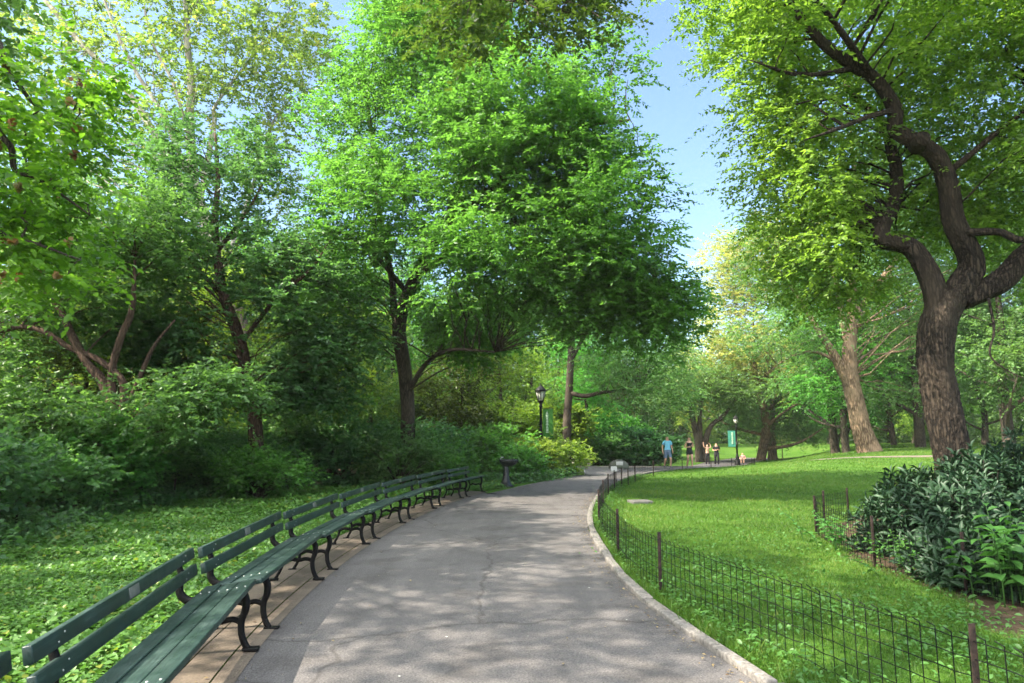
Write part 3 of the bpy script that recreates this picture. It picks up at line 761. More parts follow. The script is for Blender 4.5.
# --- crooked small tree at far left
def crooked_tree():
    b = W(112, 480, 15.5); base = np.array((b[0], 15.5, 0.)); base[2] = zt1(b[0], 15.5)
    q = lambda px, py, Y=15.5: W(px, py, Y) - base
    limbs = [([np.array((.1, 0, -.3)), np.array((.1, 0, .1)), q(118, 430), q(104, 385), q(88, 365), q(74, 340), q(60, 310), q(35, 280), q(10, 250)], [.2, .17, .14, .12, .10, .09, .075, .055, .02]),
             ([q(122, 425), q(124, 390), q(118, 375), q(95, 358), q(70, 348), q(45, 332), q(20, 327), q(-10, 332), q(-50, 320)], [.10, .085, .075, .068, .062, .06, .055, .05, .03]),
             ([q(112, 410), q(112, 370), q(122, 335), q(132, 310), q(135, 260)], [.10, .085, .08, .07, .03]),
             ([q(118, 430), q(142, 372), q(155, 345), q(175, 320)], [.06, .05, .04, .02])]
    blobs = []
    def bl(px, py, Y, rx, ry, rz, w): blobs.append((*q(px, py, Y), rx, ry, rz, w))
    bl(60, 270, 16, 2.23, 1.68, 1.24, 1.0); bl(140, 240, 16.2, 1.49, 1.68, 1.24, .8); bl(10, 360, 15.8, 1.24, 1.44, 1.49, .7); bl(110, 320, 17, 1.74, 0.96, 1.36, .7); bl(130, 412, 14.6, 1.6, 1.0, .40, 1.0); bl(205, 390, 15.2, 1.2, 1.0, .45, .7); bl(30, 415, 14.6, 1.2, 1.0, .5, .7)
    bl(30, 200, 16.5, 1.86, 1.44, 0.99, .5)
    tree('crooked_tree', base, limbs, blobs, 225, 18, 12, .14, .5, M['lf_mid2'], M['bark_red'],
         'small tree with crooked bare branches reaching to the left edge above the undergrowth', 71, gap=.3, wid=.55, rad=.26, inner=.3, show=(1,), near=16)
crooked_tree()

# --- branch with seeds that hangs in from a tree standing just outside, left
def seeded_tree():
    base = np.array((-8.6, 6.5, 0.1))
    q = lambda px, py, Y: W(px, py, Y) - base
    limbs = [([np.array((0, 0, -.3)), np.array((0, 0, .1)), np.array((.1, 0, 2)), np.array((0, .2, 4.5)), np.array((.2, .3, 7.5)), np.array((0, .4, 11.5))], [.3, .25, .2, .16, .1, .03]),
             ([np.array((.1, .1, 2.6)), q(-60, 120, 7.2), q(5, 140, 7.4), q(15, 170, 7.5), q(40, 180, 7.6), q(90, 215, 7.8)], [.08, .06, .035, .03, .02, .01]),
             ([np.array((.1, .1, 3.3)), q(-40, 40, 7.4), q(10, 75, 7.6), q(35, 105, 7.8), q(70, 125, 8)], [.07, .05, .03, .02, .01]),
             ([np.array((.1, .1, 2.2)), q(-50, 240, 7), q(20, 240, 7.3), q(80, 260, 7.6)], [.06, .04, .02, .01])]
    ex = []
    rg = np.random.default_rng(5)
    for k in range(64):
        px, py = rg.uniform(-40, 105), rg.uniform(75, 285)
        if (px / 120 + py / 700) > 1.1: continue
        ex.append(q(px, py, rg.uniform(7.0, 8.6)))
    blobs = [(-.6, .2, 10.5, 3.2, 3.6, 2.2, 1.0), (-2.6, -.5, 7.5, 2.4, 2.8, 2.0, .8), (.3, -2.4, 9.0, 2.4, 2.2, 1.6, .5)]  # crown above the view, enlarged to throw dappled shade on the path
    t = tree('seeded_tree', base, limbs, blobs, 190, 12, 10, .13, .45, M['lf_chest'], M['bark'],
             'tree of large bright leaves with clusters of reddish seeds hanging in at the left edge', 77, wid=.5, tmpl=T_OVAL, rad=.22, extra=np.array(ex), droop=.35)
    # clusters of pale and reddish seeds
    c = np.array(ex); n = 9
    p = np.repeat(c[rg.choice(len(c), 34)], n, 0) + rg.normal(0, .022, (34 * n, 3)) * .7 + np.array((.05, -.25, -.05))
    for k in range(34):
        pk = p[k * n:(k + 1) * n]
        V, F, kk = leaves(pk, rg.normal(0, 1, pk.shape), rg.normal(0, 1, pk.shape), np.full(n, .06), 1.0, T_OVAL)
        build('seed_cluster', V, F, M['fruit'], t, tone=np.full(len(V), rg.random()))
seeded_tree()

# --- tall oak that stands behind the camera and reaches over it (top centre)
def oak():
    base = np.array((-6.2, 1.5, 0.1))
    q = lambda px, py, Y: W(px, py, Y) - base
    limbs = [([np.array((0, 0, -.3)), np.array((0, 0, .2)), np.array((.1, 0, 4)), np.array((.3, .3, 8)), np.array((.4, .5, 12)), np.array((.5, .6, 16))], [.55, .48, .4, .33, .22, .05]),
             ([np.array((.2, .2, 7.2)), np.array((2.5, 3.5, 9.4)), q(420, -60, 10.5), q(500, -15, 12.2), q(560, 10, 13.2), q(600, 15, 13.8)], [.22, .16, .11, .08, .045, .015]),
             ([np.array((.3, .3, 8.8)), np.array((2.0, -2.5, 10.5)), np.array((4, -4, 12))], [.18, .12, .03])]
    ex = []
    rg = np.random.default_rng(6)
    for k in range(70):
        px = rg.uniform(425, 608); py = rg.uniform(-70, 48) * (1 - abs(px - 520) / 190 * .5)
        ex.append(q(px, py, rg.uniform(11.5, 14.2)))
    blobs = [(0, 0, 14, 3.2, 3.2, 2.2, 1.5), (3.2, -4, 12, 2.5, 2.5, 1.6, .8), (-2, 3, 12, 2, 2, 1.6, .6)]
    tree('oak_tree', base, limbs, blobs, 90, 13, 11, .15, .5, M['lf_olive'], M['bark'],
         'tall oak whose olive green bough hangs into the picture at top centre', 83, wid=.55, tmpl=T_LOBED, rad=.28, extra=np.array(ex), droop=.4)
oak()

# --- tree beyond the first lamp with a low side branch
def lamp_tree():
    Yt = 38.0
    b = W(566, 452, Yt); base = np.array((b[0], Yt, zt1(b[0], Yt)))
    q = lambda px, py, Y=Yt: W(px, py, Y) - base
    limbs = [([np.array((0, 0, -.3)), np.array((0, 0, .1)), q(567, 420), q(569, 390), q(571, 350), q(573, 310), q(575, 250), q(578, 200)], [.32, .26, .23, .21, .18, .14, .09, .03]),
             ([q(570, 393), q(585, 396, 37.5), q(600, 393, 37), q(618, 390, 36.5), q(640, 385, 36)], [.14, .12, .10, .08, .03]),
             ([q(571, 360), q(590, 330, 38), q(620, 320, 37.5)], [.12, .08, .03]),
             ([q(572, 330), q(545, 300, 38), q(520, 290, 38)], [.1, .07, .03])]
    blobs = []
    def bl(px, py, Y, rx, ry, rz, w): blobs.append((*q(px, py, Y), rx, ry, rz, w))
    bl(640, 360, 36, 3.0, 2.5, 1.6, 1.5); bl(660, 390, 35, 2.0, 2.0, 1.2, .8); bl(600, 300, 38, 4, 3, 2.5, 1.6); bl(540, 280, 38, 3, 3, 2.5, 1.0); bl(650, 310, 37, 2.6, 2.5, 2.0, .9); bl(610, 370, 36, 1.5, 1.5, 1, .4)
    tree('leafy_tree', base, limbs, blobs, 220, 18, 11, .17, .8, M['lf_mid2'], M['bark'],
         'tree with straight dark trunk and one low side branch behind the first lamp post', 91, gap=.6, wid=.55, rad=.4, inner=.3, flat=.35)
lamp_tree()

# --- leaning elm on the lawn
def leaning_tree():
    Yt = 42.0
    b = W(867, 452, Yt); base = np.array((b[0], Yt, zt1(b[0], Yt)))
    q = lambda px, py, Y=Yt: W(px, py, Y) - base
    limbs = [([np.array((.25, 0, -.4)), np.array((.2, 0, .05)), q(862, 430), q(856, 405), q(850, 378), q(849, 350), q(852, 320), q(852, 270), q(856, 200), q(850, 120)], [.95, .70, .57, .53, .50, .42, .33, .26, .17, .06]),
             ([q(851, 385), q(838, 362), q(828, 345), q(818, 330), q(800, 300), q(780, 270)], [.38, .30, .24, .2, .13, .05]),
             ([q(838, 362), q(815, 352), q(790, 357), q(765, 375)], [.12, .10, .07, .03]),
             ([q(850, 350), q(842, 320), q(836, 280), q(815, 230)], [.26, .2, .14, .05]),
             ([q(852, 320), q(880, 280), q(910, 240), q(930, 200)], [.2, .15, .1, .04])]
    blobs = []
    def bl(px, py, Y, rx, ry, rz, w): blobs.append((*q(px, py, Y), rx, ry, rz, w))
    bl(800, 260, 42, 4.0, 4, 3.2, 1.6); bl(860, 180, 42, 5, 4, 3.5, 1.6); bl(780, 330, 41, 3.5, 3, 1.6, .9); bl(920, 250, 42, 4, 4, 3.5, 1.3); bl(950, 330, 43, 4, 3, 1.8, .9); bl(870, 310, 44, 3, 2, 1.5, .5); bl(890, 390, 44, 3.0, 1.5, .7, .3)
    tree('leaning_tree', base, limbs, blobs, 260, 18, 11, .20, .95, M['lf_mid2'], M['bark_tan'],
         'old tree on the lawn with a thick pale trunk leaning and splitting in two', 97, gap=.8, wid=.55, rad=.5, inner=.3)
leaning_tree()

# --- yellow-green tree beyond the lawn
def yellow_tree():
    Yt = 66.0
    b = W(760, 446, Yt); base = np.array((b[0], Yt, zt1(b[0], Yt)))
    rg = np.random.default_rng(3)
    q = lambda px, py, Y=Yt: W(px, py, Y) - base
    limbs = simple_limbs(19, .42, (0, 0), 9, rg, .32)
    blobs = []
    def bl(px, py, Y, rx, ry, rz, w): blobs.append((*q(px, py, Y), rx, ry, rz, w))
    bl(752, 275, Yt, 5.6, 4, 4.4, 1.8); bl(735, 345, Yt - 1, 4.0, 4, 3.6, 1.3); bl(790, 360, Yt - 1, 4, 4, 3, 1.0); bl(715, 380, Yt, 2.5, 3, 2.2, .5); bl(790, 240, Yt, 3.6, 3, 2.5, .7)
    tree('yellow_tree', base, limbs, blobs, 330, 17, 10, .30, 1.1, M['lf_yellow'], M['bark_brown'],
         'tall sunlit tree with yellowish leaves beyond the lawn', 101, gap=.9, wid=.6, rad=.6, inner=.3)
yellow_tree()

# --- multi-stemmed small tree behind the walkers
def stem_tree():
    Yt = 62.0
    b = W(704, 458, Yt); base = np.array((b[0], Yt, zt1(b[0], Yt)))
    q = lambda px, py, Y=Yt: W(px, py, Y) - base
    limbs = [([np.array((-.5, 0, -.2)), q(698, 445), q(694, 425), q(690, 405), q(684, 385)], [.36, .3, .26, .2, .06]),
             ([np.array((.2, 0, -.2)), q(706, 440), q(712, 425), q(724, 415), q(735, 400)], [.32, .27, .22, .17, .06]),
             ([np.array((-.2, .3, -.2)), q(700, 435), q(700, 410), q(706, 385)], [.28, .24, .18, .06])]
    blobs = []
    def bl(px, py, Y, rx, ry, rz, w): blobs.append((*q(px, py, Y), rx, ry, rz, w))
    bl(700, 385, Yt, 4.2, 3, 2.0, 1.5); bl(730, 395, Yt, 2.5, 2.5, 1.5, .7); bl(675, 400, Yt, 2.4, 2.5, 1.4, .6)
    tree('multistem_tree', base, limbs, blobs, 130, 16, 10, .25, .9, M['lf_mid2'], M['bark'],
         'low tree of several dark stems behind the four walkers', 107, gap=.7, wid=.55, rad=.5, inner=.3)
stem_tree()

# --- broad drooping tree with a stout orange-lit trunk behind the second lamp
def stout_tree():
    Yt = 68.0
    b = W(772, 449, Yt); base = np.array((b[0], Yt, zt1(b[0], Yt)))
    q = lambda px, py, Y=Yt: W(px, py, Y) - base
    limbs = [([np.array((0, 0, -.3)), q(772, 447), q(772, 437), q(773, 420), q(772, 390), q(772, 345)], [.5, .38, .34, .3, .2, .04])]
    limbs += [([q(772, 425 - 8 * k), q(772 + s * 14, 418 - 8 * k, Yt - 1), q(772 + s * 34, 422 - 8 * k, Yt - 1.5)], [.12, .08, .02]) for k in range(5) for s in (-1, 1)]
    blobs = []
    def bl(px, py, Y, rx, ry, rz, w): blobs.append((*q(px, py, Y), rx, ry, rz, w))
    bl(778, 400, Yt, 4.6, 4, 2.2, 1.5); bl(800, 425, Yt, 2.8, 3, 1.4, .8); bl(750, 420, Yt - 1, 2.3, 2.5, 1.5, .7); bl(775, 365, Yt, 3.0, 3, 2.0, .8); bl(816, 432, Yt, 1.5, 2, .8, .3)
    tree('drooping_tree', base, limbs, blobs, 190, 16, 10, .25, .9, M['lf_mid2'], M['bark_tan'],
         'broad low tree with drooping skirt of leaves and stout tan trunk behind the second lamp', 113, gap=.6, wid=.5, rad=.5, inner=.3, droop=.5)
stout_tree()

# --- woodland trees: a few kinds, copied
def archetype(name, h, r, cr, lmat, bmat, seed, label, low=.25, dens=120, leaf=.20, loc=(0, 0, 0), group=None):
    rg = np.random.default_rng(seed)
    limbs = simple_limbs(h, r, (rg.uniform(-.6, .6), rg.uniform(-.6, .6)), 8, rg, cr / h * .9)
    blobs = []
    for k in range(7):
        a = k * 2.39; z = h * (low + (.95 - low) * (k + .5) / 7); w = cr * math.sqrt(max(.15, 1 - ((z / h - .55) / .5) ** 2))
        blobs.append((math.cos(a) * w * .45, math.sin(a) * w * .45, z, w * .62, w * .62, h * .11, w))
    return tree(name, loc, limbs, blobs, int(dens * 1.25), 16, 11, leaf * 1.15, .9, lmat, bmat, label, seed, group=group, gap=.5, wid=.58, rad=.5, inner=.25)

G_WOOD = 'woodland trees in the background'
L_BACK = 'mid green woodland tree in the far background wood'
archs = [archetype('woodland_tree', 15, .26, 4.2, M['lf_mid'], M['bark'], 201, L_BACK, .18, 130, .21, group=G_WOOD),
         archetype('woodland_tree', 18, .32, 5.0, M['lf_mid2'], M['bark'], 202, L_BACK, .22, 140, .22, group=G_WOOD),
         archetype('woodland_tree', 12, .20, 3.8, M['lf_olive'], M['bark'], 203, L_BACK, .14, 130, .19, group=G_WOOD),
         archetype('woodland_tree', 16, .28, 4.6, M['lf_gold'], M['bark'], 204, L_BACK, .15, 120, .22, group=G_WOOD)]
used = [False] * 4
def put(kind, x, y, s=1.0, label=L_BACK, group=G_WOOD, rz=None, name=None):
    o = archs[kind] if not used[kind] else copy_tree(archs[kind]); used[kind] = True
    o.location = (x, y, zt1(x, y) - .05); o.rotation_euler.z = rz if rz is not None else random.uniform(0, 6.28)
    o.scale = (s, s, s * random.uniform(.95, 1.08))
    o['label'] = label
    if group: o['group'] = group
    elif 'group' in o: del o['group']
    return o
# each archetype is placed once first, in the far wood
for k, (x, y) in enumerate([(-30, 62), (8, 92), (-12, 58), (-3, 72)]): put(k, x, y)
# trees one can tell apart beyond the lawn
put(1, *W(835, 445, 54)[:2], .95, 'dark slim trunked tree left of the leaning pale trunk', None)
put(0, *W(846, 447, 51)[:2], 1.0, 'brown trunked tree close behind the leaning pale trunk', None)
put(2, *W(894, 444, 62)[:2], 1.2, 'slim dark tree between the leaning trunk and the brown trunk', None)
put(1, *W(921, 448, 50)[:2], 1.05, 'tree with bare brown trunk just left of the big forked trunk', None)
put(1, *W(1010, 450, 40)[:2], .95, 'pale thick trunked tree at the right edge behind the bushes', None)
put(0, *W(590, 446, 44)[:2], .62, 'thin pole like tree to the right of the straight dark trunk', None)
for (px, Yd, kind, s) in [(640, 95, 0, 1), (680, 98, 1, .9), (700, 88, 3, .8), (735, 100, 0, 1), (800, 90, 3, .9), (830, 80, 0, 1), (860, 92, 1, 1), (890, 84, 0, 1.05), (915, 76, 3, .95), (950, 70, 1, 1), (985, 62, 0, 1), (1040, 58, 1, 1),
                          (1080, 48, 0, 1), (960, 96, 0, 1), (1010, 84, 1, 1), (1060, 74, 2, 1.2), (770, 104, 1, 1), (620, 78, 2, .9), (1110, 36, 1, .9), (1150, 60, 0, 1),
                          (560, 66, 3, .85), (600, 90, 0, .9), (530, 56, 3, .8), (500, 70, 1, .9), (470, 46, 3, .72), (430, 55, 0, .9), (395, 40, 0, .8), (360, 50, 3, .9), (330, 43, 2, .9), (300, 46, 1, .9), (262, 40, 3, .75),
                          (235, 44, 0, 1), (190, 37, 2, 1.1), (150, 46, 3, 1), (110, 36, 2, .9), (60, 44, 1, 1), (10, 34, 3, .8), (-60, 40, 3, .9), (-140, 36, 2, .9), (480, 92, 1, 1), (420, 84, 0, 1), (350, 76, 1, 1), (250, 66, 0, 1), (160, 70, 1, 1)]:
    p = W(px, 446, Yd); put(kind, p[0], p[1], s)
for x, y, kind, s in [(-11.8, 11.2, 1, .74), (-12.5, -2.5, 0, .75)]: put(kind, x, y, s)  # added outside the view on the left to shade the path

# small understory trees of the left wood
for px, Yd, kind, s, lab in [(15, 18, 2, .46, 'small leafy tree at the left edge beneath the crooked branches'), (78, 20, 3, .42, 'small sunlit tree between the crooked stems'),
                             (165, 19.5, 2, .44, 'small tree with layered leaves between the crooked tree and the reddish trunk'), (205, 24, 3, .48, 'small yellow green tree just left of the reddish trunk'),
                             (300, 22.5, 1, .36, 'small tree just right of the reddish leaning trunk'), (345, 25, 3, .42, 'small pale tree halfway between the reddish trunk and the dark twin trunk'),
                             (455, 28, 2, .5, 'small tree right of the dark twin trunk, over the last benches'), (370, 30, 1, .42, 'small tree close behind the dark twin trunk on its left'),
                             (500, 34, 3, .5, 'small sunlit tree to the left of the first lamp'), (120, 27, 1, .5, 'small tree deep in the wood behind the crooked tree')]:
    p = W(px, 446, Yd); put(kind, p[0], p[1], s, lab, 'small understory trees of the left wood')

# far wood that closes the view: one mass
def far_wood():
    rg = np.random.default_rng(9); cl = []
    for k in range(620):
        a = rg.uniform(-1.15, 1.15); R = rg.uniform(104, 140)
        x, y = R * math.sin(a), R * math.cos(a)
        h = rg.uniform(7, 19)
        c = blob_points([(0, 0, h * .5, 4.5, 4.5, h * .48)], 7, rg, .3)
        cl.append(c + np.array((x, y, .3)))
    for k in range(160):                                   # dense thicket behind the shrubs, left
        a = rg.uniform(-1.3, -.12); R = rg.uniform(34, 100); x, y = R * math.sin(a), R * math.cos(a)
        if x > -9 and y < 45: continue
        cl.append(blob_points([(0, 0, 1.6, 3, 3, 1.9)], 5, rg, .2) + np.array((x, y, .2)))
    for k in range(230):
        a = rg.uniform(-1.0, 1.05); R = rg.uniform(92, 125)
        cl.append(blob_points([(0, 0, 1.5, 3.5, 3.5, 1.9)], 6, rg, .2) + np.array((R * math.sin(a), R * math.cos(a), .3)))
    cl = np.concatenate(cl)
    V, F, T = crown_geo(cl, np.array((0, 100, 0)), 13, 8, .55, 1.8, rg, T_SIMPLE, .6, .6, .25, 1.0, .2)
    tag(build('far_wood', V, F, M['lf_mid2'], tone=T), 'far wood of mixed green trees and thicket closing the view', 'wood', kind='stuff')
far_wood()

# ================================================================== SHRUBS
def shrub(name, loc, R, nclump, nsp, nlf, leaf, lmat, label, seed, tmpl=T_SIMPLE, wid=.55, group=None, flat=.6, stems=6, twig=.3, rad=.16):
    rg = np.random.default_rng(seed)
    root = empty(name, (loc[0], loc[1], zt1(loc[0], loc[1])), label, 'shrub', group)
    blobs = [(0, 0, R[2] * .5, R[0], R[1], R[2] * .52, 1.4)]
    for k in range(3):
        a = rg.uniform(0, 6.28); blobs.append((math.cos(a) * R[0] * .5, math.sin(a) * R[1] * .5, R[2] * rg.uniform(.35, .72), R[0] * .6, R[1] * .6, R[2] * .35, .6))
    cl = blob_points(blobs, nclump, rg, .5); cl[:, 2] = np.abs(cl[:, 2]) + .05
    V, F, T = crown_geo(cl, np.array((0, 0, 0)), nsp, nlf, leaf, twig, rg, tmpl, wid, flat, .15, rad)
    build('foliage', V, F, lmat, root, tone=T)
    mb = MB()
    for c in cl[:: max(1, len(cl) // (stems * 5))]:
        s = np.array((0, 0, -.05))
        mb.tube(bez(s, np.array((c[0] * .3, c[1] * .3, c[2] * .7)), c, 6), np.linspace(.022, .006, 6), 5)
    mb.build('stems', M['bark'], root)
    return root

# undergrowth along the back of the left lawn; every shrub a thing
UG = [
    (262, 15.9, (1.2, .9, 1.15), 'lf_mid', .09, 'low bushy shrub hiding the foot of the reddish leaning trunk'),
    (225, 15.6, (1.0, .8, .9), 'lf_dark', .09, 'knee high dark shrub left of the reddish trunk foot'),
    (398, 19.4, (1.2, .9, 1.5), 'lf_mid2', .09, 'shrub hiding the foot of the dark twin trunk'),
    (440, 20.0, (1.1, .8, 1.2), 'lf_mid', .09, 'low bright shrub behind the end of the bench row'),
    # px, y distance, radius, height, leaf material, leaf size, label
    (-70, 8.6, (1.5, 1.3, 1.7), 'lf_dark', .10, 'dark shrub at the left edge, nearest of the undergrowth'),
    (20, 11.0, (1.5, 1.2, 1.5), 'lf_mid2', .11, 'low glossy shrub at the left edge with a rusty stake in front'),
    (70, 12.6, (1.7, 1.3, 2.0), 'lf_mid', .10, 'light green layered shrub below the crooked branches'),
    (-10, 14.0, (1.9, 1.4, 2.7), 'lf_chest', .11, 'bright green tall shrub behind the glossy shrub at the left edge'),
    (140, 14.6, (1.7, 1.2, 2.3), 'lf_mid2', .10, 'broad shrub with tiered leaves beneath the crooked tree'),
    (190, 16.2, (1.7, 1.3, 1.9), 'lf_dark', .10, 'dark shrub beside a rusty stake left of the reddish trunk'),
    (110, 17.5, (2.2, 1.6, 3.4), 'lf_olive', .11, 'tall olive shrub filling the gap behind the tiered shrub'),
    (240, 18.0, (1.6, 1.3, 2.0), 'lf_mid2', .10, 'rounded shrub at the foot of the reddish leaning trunk'),
    (290, 18.8, (1.6, 1.3, 1.9), 'lf_dark', .10, 'dark shrub right of the reddish leaning trunk'),
    (335, 20.0, (1.6, 1.3, 2.1), 'lf_dark', .10, 'very dark shrub behind the middle benches'),
    (375, 21.4, (1.6, 1.3, 2.2), 'lf_mid2', .10, 'shrub at the left foot of the dark twin trunk'),
    (425, 22.4, (1.6, 1.2, 2.0), 'lf_dark', .10, 'dark shrub in front of the dark twin trunk'),
    (468, 23.4, (1.4, 1.1, 1.9), 'lf_mid', .10, 'shrub behind the last bench of the row'),
    (300, 24.0, (2.4, 1.8, 3.6), 'lf_mid', .12, 'tall shrub rising behind the very dark shrub'),
    (450, 27.0, (2.4, 1.8, 3.3), 'lf_olive', .12, 'tall yellowish shrub between the dark twin trunk and first lamp'),
    (500, 26.0, (1.6, 1.2, 1.8), 'lf_mid', .11, 'shrub directly behind the drinking fountain'),
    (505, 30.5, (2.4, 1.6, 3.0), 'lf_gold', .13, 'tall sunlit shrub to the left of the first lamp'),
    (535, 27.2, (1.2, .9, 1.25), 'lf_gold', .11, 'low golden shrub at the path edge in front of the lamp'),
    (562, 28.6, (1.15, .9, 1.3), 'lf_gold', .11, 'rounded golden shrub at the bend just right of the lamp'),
    (515, 25.2, (.9, .7, .95), 'lf_mid', .10, 'small green shrub right of the drinking fountain'),
    (200, 24, (2.6, 2, 4.0), 'lf_mid', .13, 'tall shrub in the shade behind the reddish trunk'),
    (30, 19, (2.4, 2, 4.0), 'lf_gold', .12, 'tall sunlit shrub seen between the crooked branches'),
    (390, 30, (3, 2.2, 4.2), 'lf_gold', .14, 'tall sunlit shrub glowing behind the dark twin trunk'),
    (350, 34, (3, 2.2, 4.4), 'lf_mid', .15, 'tall shrub in the wood left of the dark twin trunk'),
    (600, 43.0, (2.4, 1.4, 1.8), 'lf_mid2', .16, 'long low shrub across the path behind the signboard'),
    (628, 43.5, (2.3, 1.4, 2.1), 'lf_dark', .16, 'dark shrub across the path behind the signboard'),
    (652, 43.8, (1.7, 1.2, 1.9), 'lf_dark', .16, 'dark shrub beside the walker in the blue shirt'),
    (612, 48.0, (3.4, 2, 3.2), 'lf_mid', .18, 'taller loose shrub beyond the path junction'),
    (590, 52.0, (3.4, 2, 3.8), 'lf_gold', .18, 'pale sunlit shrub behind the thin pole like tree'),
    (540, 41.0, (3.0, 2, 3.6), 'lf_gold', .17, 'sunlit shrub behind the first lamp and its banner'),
]
for k, (px, Yd, R, mt, lf, lab) in enumerate(UG):
    if px < 480: Yd *= 1.17 if px < 250 else 1.12
    if px < 250: R = (R[0] * .92, R[1] * .9, R[2] * .88)
    p = W(px, 470, Yd)
    vol = R[0] * R[2]
    shrub('shrub', (p[0], p[1]), R, int(38 + 15 * vol), 14, 9, lf * 1.25, M[mt], lab, 300 + k, wid=.6, tmpl=T_OVAL if Yd < 17 else T_SIMPLE, twig=.34)

# the dark laurel bush on the right and its neighbours
def laurel(loc, R, nros, leaf, label, seed, mat='lf_laurel'):
    rg = np.random.default_rng(seed)
    root = empty('laurel_bush', (loc[0], loc[1], zt1(*loc[:2])), label, 'bush')
    n = nros
    v = unit(n, rg); v[:, 2] = np.abs(v[:, 2]) * 1.0 - .15
    lump = 1 + .16 * np.sin(v[:, 0] * 7 + seed) * np.cos(v[:, 1] * 6 + v[:, 2] * 5)
    r = rg.uniform(.62, 1.02, n) * lump
    C = v * r[:, None] * np.array(R) + np.array((0, 0, .1)); C[:, 2] = np.maximum(C[:, 2], .04)
    k = 9
    up = nrm(v * np.array((.8, .8, .5)) + np.array((0, 0, .75)) + rg.normal(0, .25, (n, 3)))
    a = nrm(np.cross(up, np.array((.3, .9, .1)))); b = np.cross(up, a)
    th = (np.arange(k) * 2.4)[None] + rg.uniform(0, 6.28, (n, 1))
    el = np.linspace(.15, 1.05, k)[None] + rg.normal(0, .12, (n, k))
    A = (a[:, None] * np.cos(th)[..., None] + b[:, None] * np.sin(th)[..., None]) * np.cos(el)[..., None] + up[:, None] * np.sin(el)[..., None]
    P = C[:, None] + up[:, None] * (np.linspace(-.05, .03, k))[None, :, None] + A * .012
    Nn = up[:, None] * np.ones((1, k, 1)) + rg.normal(0, .18, (n, k, 3))
    L = leaf * rg.uniform(.7, 1.25, (n, k))
    V, F, kk = leaves(P.reshape(-1, 3), A.reshape(-1, 3), Nn.reshape(-1, 3), L.ravel(), .27, T_LONG)
    t = np.repeat(np.clip(rg.normal(.4, .2, n), 0, .95), k) + rg.normal(0, .1, n * k)
    build('foliage', V, F, M[mat], root, tone=np.repeat(np.clip(t, 0, .98), kk))
    mb = MB()
    for c in C[::9]:
        mb.tube(bez(np.array((c[0] * .15, c[1] * .15, -.05)), np.array((c[0] * .5, c[1] * .5, c[2] * .55)), c, 5), np.linspace(.018, .005, 5), 5)
    mb.build('stems', M['bark'], root)
laurel((6.22, 9.3), (1.38, 1.5, 1.38), 1750, .145, 'big dark glossy bush in front of the forked trunk', 5)
laurel((7.7, 8.7), (1.3, 1.3, 1.3), 1150, .145, 'dark glossy bush at the right edge behind the large leaved weeds', 6)
laurel((5.35, 7.6), (.85, .9, .62), 560, .145, 'lower dark bush growing against the rusty post', 7)
laurel((9.6, 12.6), (1.5, 1.3, 1.75), 800, .145, 'paler glossy bush at the right edge behind the forked trunk', 8)
laurel((8.6, 10.6), (1.0, 1.0, 1.2), 500, .145, 'dark bush right of the forked trunk', 9)

def weed_clump(loc, n, h, spread, leaf, label, seed):
    rg = np.random.default_rng(seed)
    root = empty('leafy_weed', (*loc, zt1(*loc)), label, 'plant')
    mb = MB(); P, A, NN, L = [], [], [], []
    for k in range(n):
        s = rg.normal(0, spread, 2); hh = h * rg.uniform(.6, 1.1)
        e = np.array((s[0] * 1.5, s[1] * 1.5, hh)); S = bez(np.array((*s, -.02)), np.array((*s, hh * .6)), e, 7)
        mb.tube(np.vstack([[(0, 0, -.06)], S]), np.linspace(.008, .003, 8), 5)
        for j in range(13):
            t = .25 + .75 * j / 12; p = S[0] * (1 - t) ** 2 + 2 * np.array((*s, hh * .6)) * t * (1 - t) + e * t * t
            az = j * 2.2 + rg.uniform(-.4, .4)
            P.append(p); A.append((math.cos(az), math.sin(az), rg.uniform(-.35, .35) + .4 * (t > .9))); NN.append(np.array((0, 0, 1)) + rg.normal(0, .25, 3)); L.append(leaf * rg.uniform(.7, 1.15) * (1.15 - .4 * t))
    mb.build('stems', M['lf_weed'], root)
    V, F, kk = leaves(np.array(P), np.array(A), np.array(NN), np.array(L), .5, T_LONG)
    build('foliage', V, F, M['lf_weed'], root, tone=np.repeat(np.clip(rg.normal(.4, .15, len(P)), 0, .9), kk))
weed_clump((4.88, 6.9), 16, .85, .17, .18, 'large leaved pale green weeds at the right edge in front of the bush', 1)
weed_clump((5.25, 6.75), 12, .75, .2, .18, 'second patch of large leaved weeds cut by the right edge', 2)
weed_clump((4.95, 10.2), 14, .42, .3, .11, 'small leafy plants inside the corner of the fenced bed', 3)
weed_clump((5.0, 8.9), 14, .38, .25, .11, 'small leafy plants beside the middle post of the fenced bed', 4)
weed_clump((4.95, 7.9), 12, .32, .22, .10, 'low weeds at the foot of the dark bushes in the bed', 5)

# ================================================================== GRASS AND GROUND COVER (nobody could count it)
def scatter(poly, n, rg, dens=None):
    lo, hi = poly.min(0), poly.max(0); out = []; m = 0
    while m < n:
        p = rg.uniform(lo, hi, (n * 2, 2)); k = inside(poly, p[:, 0], p[:, 1])
        if dens is not None: k &= rg.random(len(p)) < dens(p[:, 0], p[:, 1])
        out.append(p[k]); m += k.sum()
        if len(out) > 60: break
    return np.concatenate(out)[:n]
def frustum(p, lo=-.86, hi=.86): return (p[:, 0] > lo * p[:, 1] - .6) & (p[:, 0] < hi * p[:, 1] + .6)

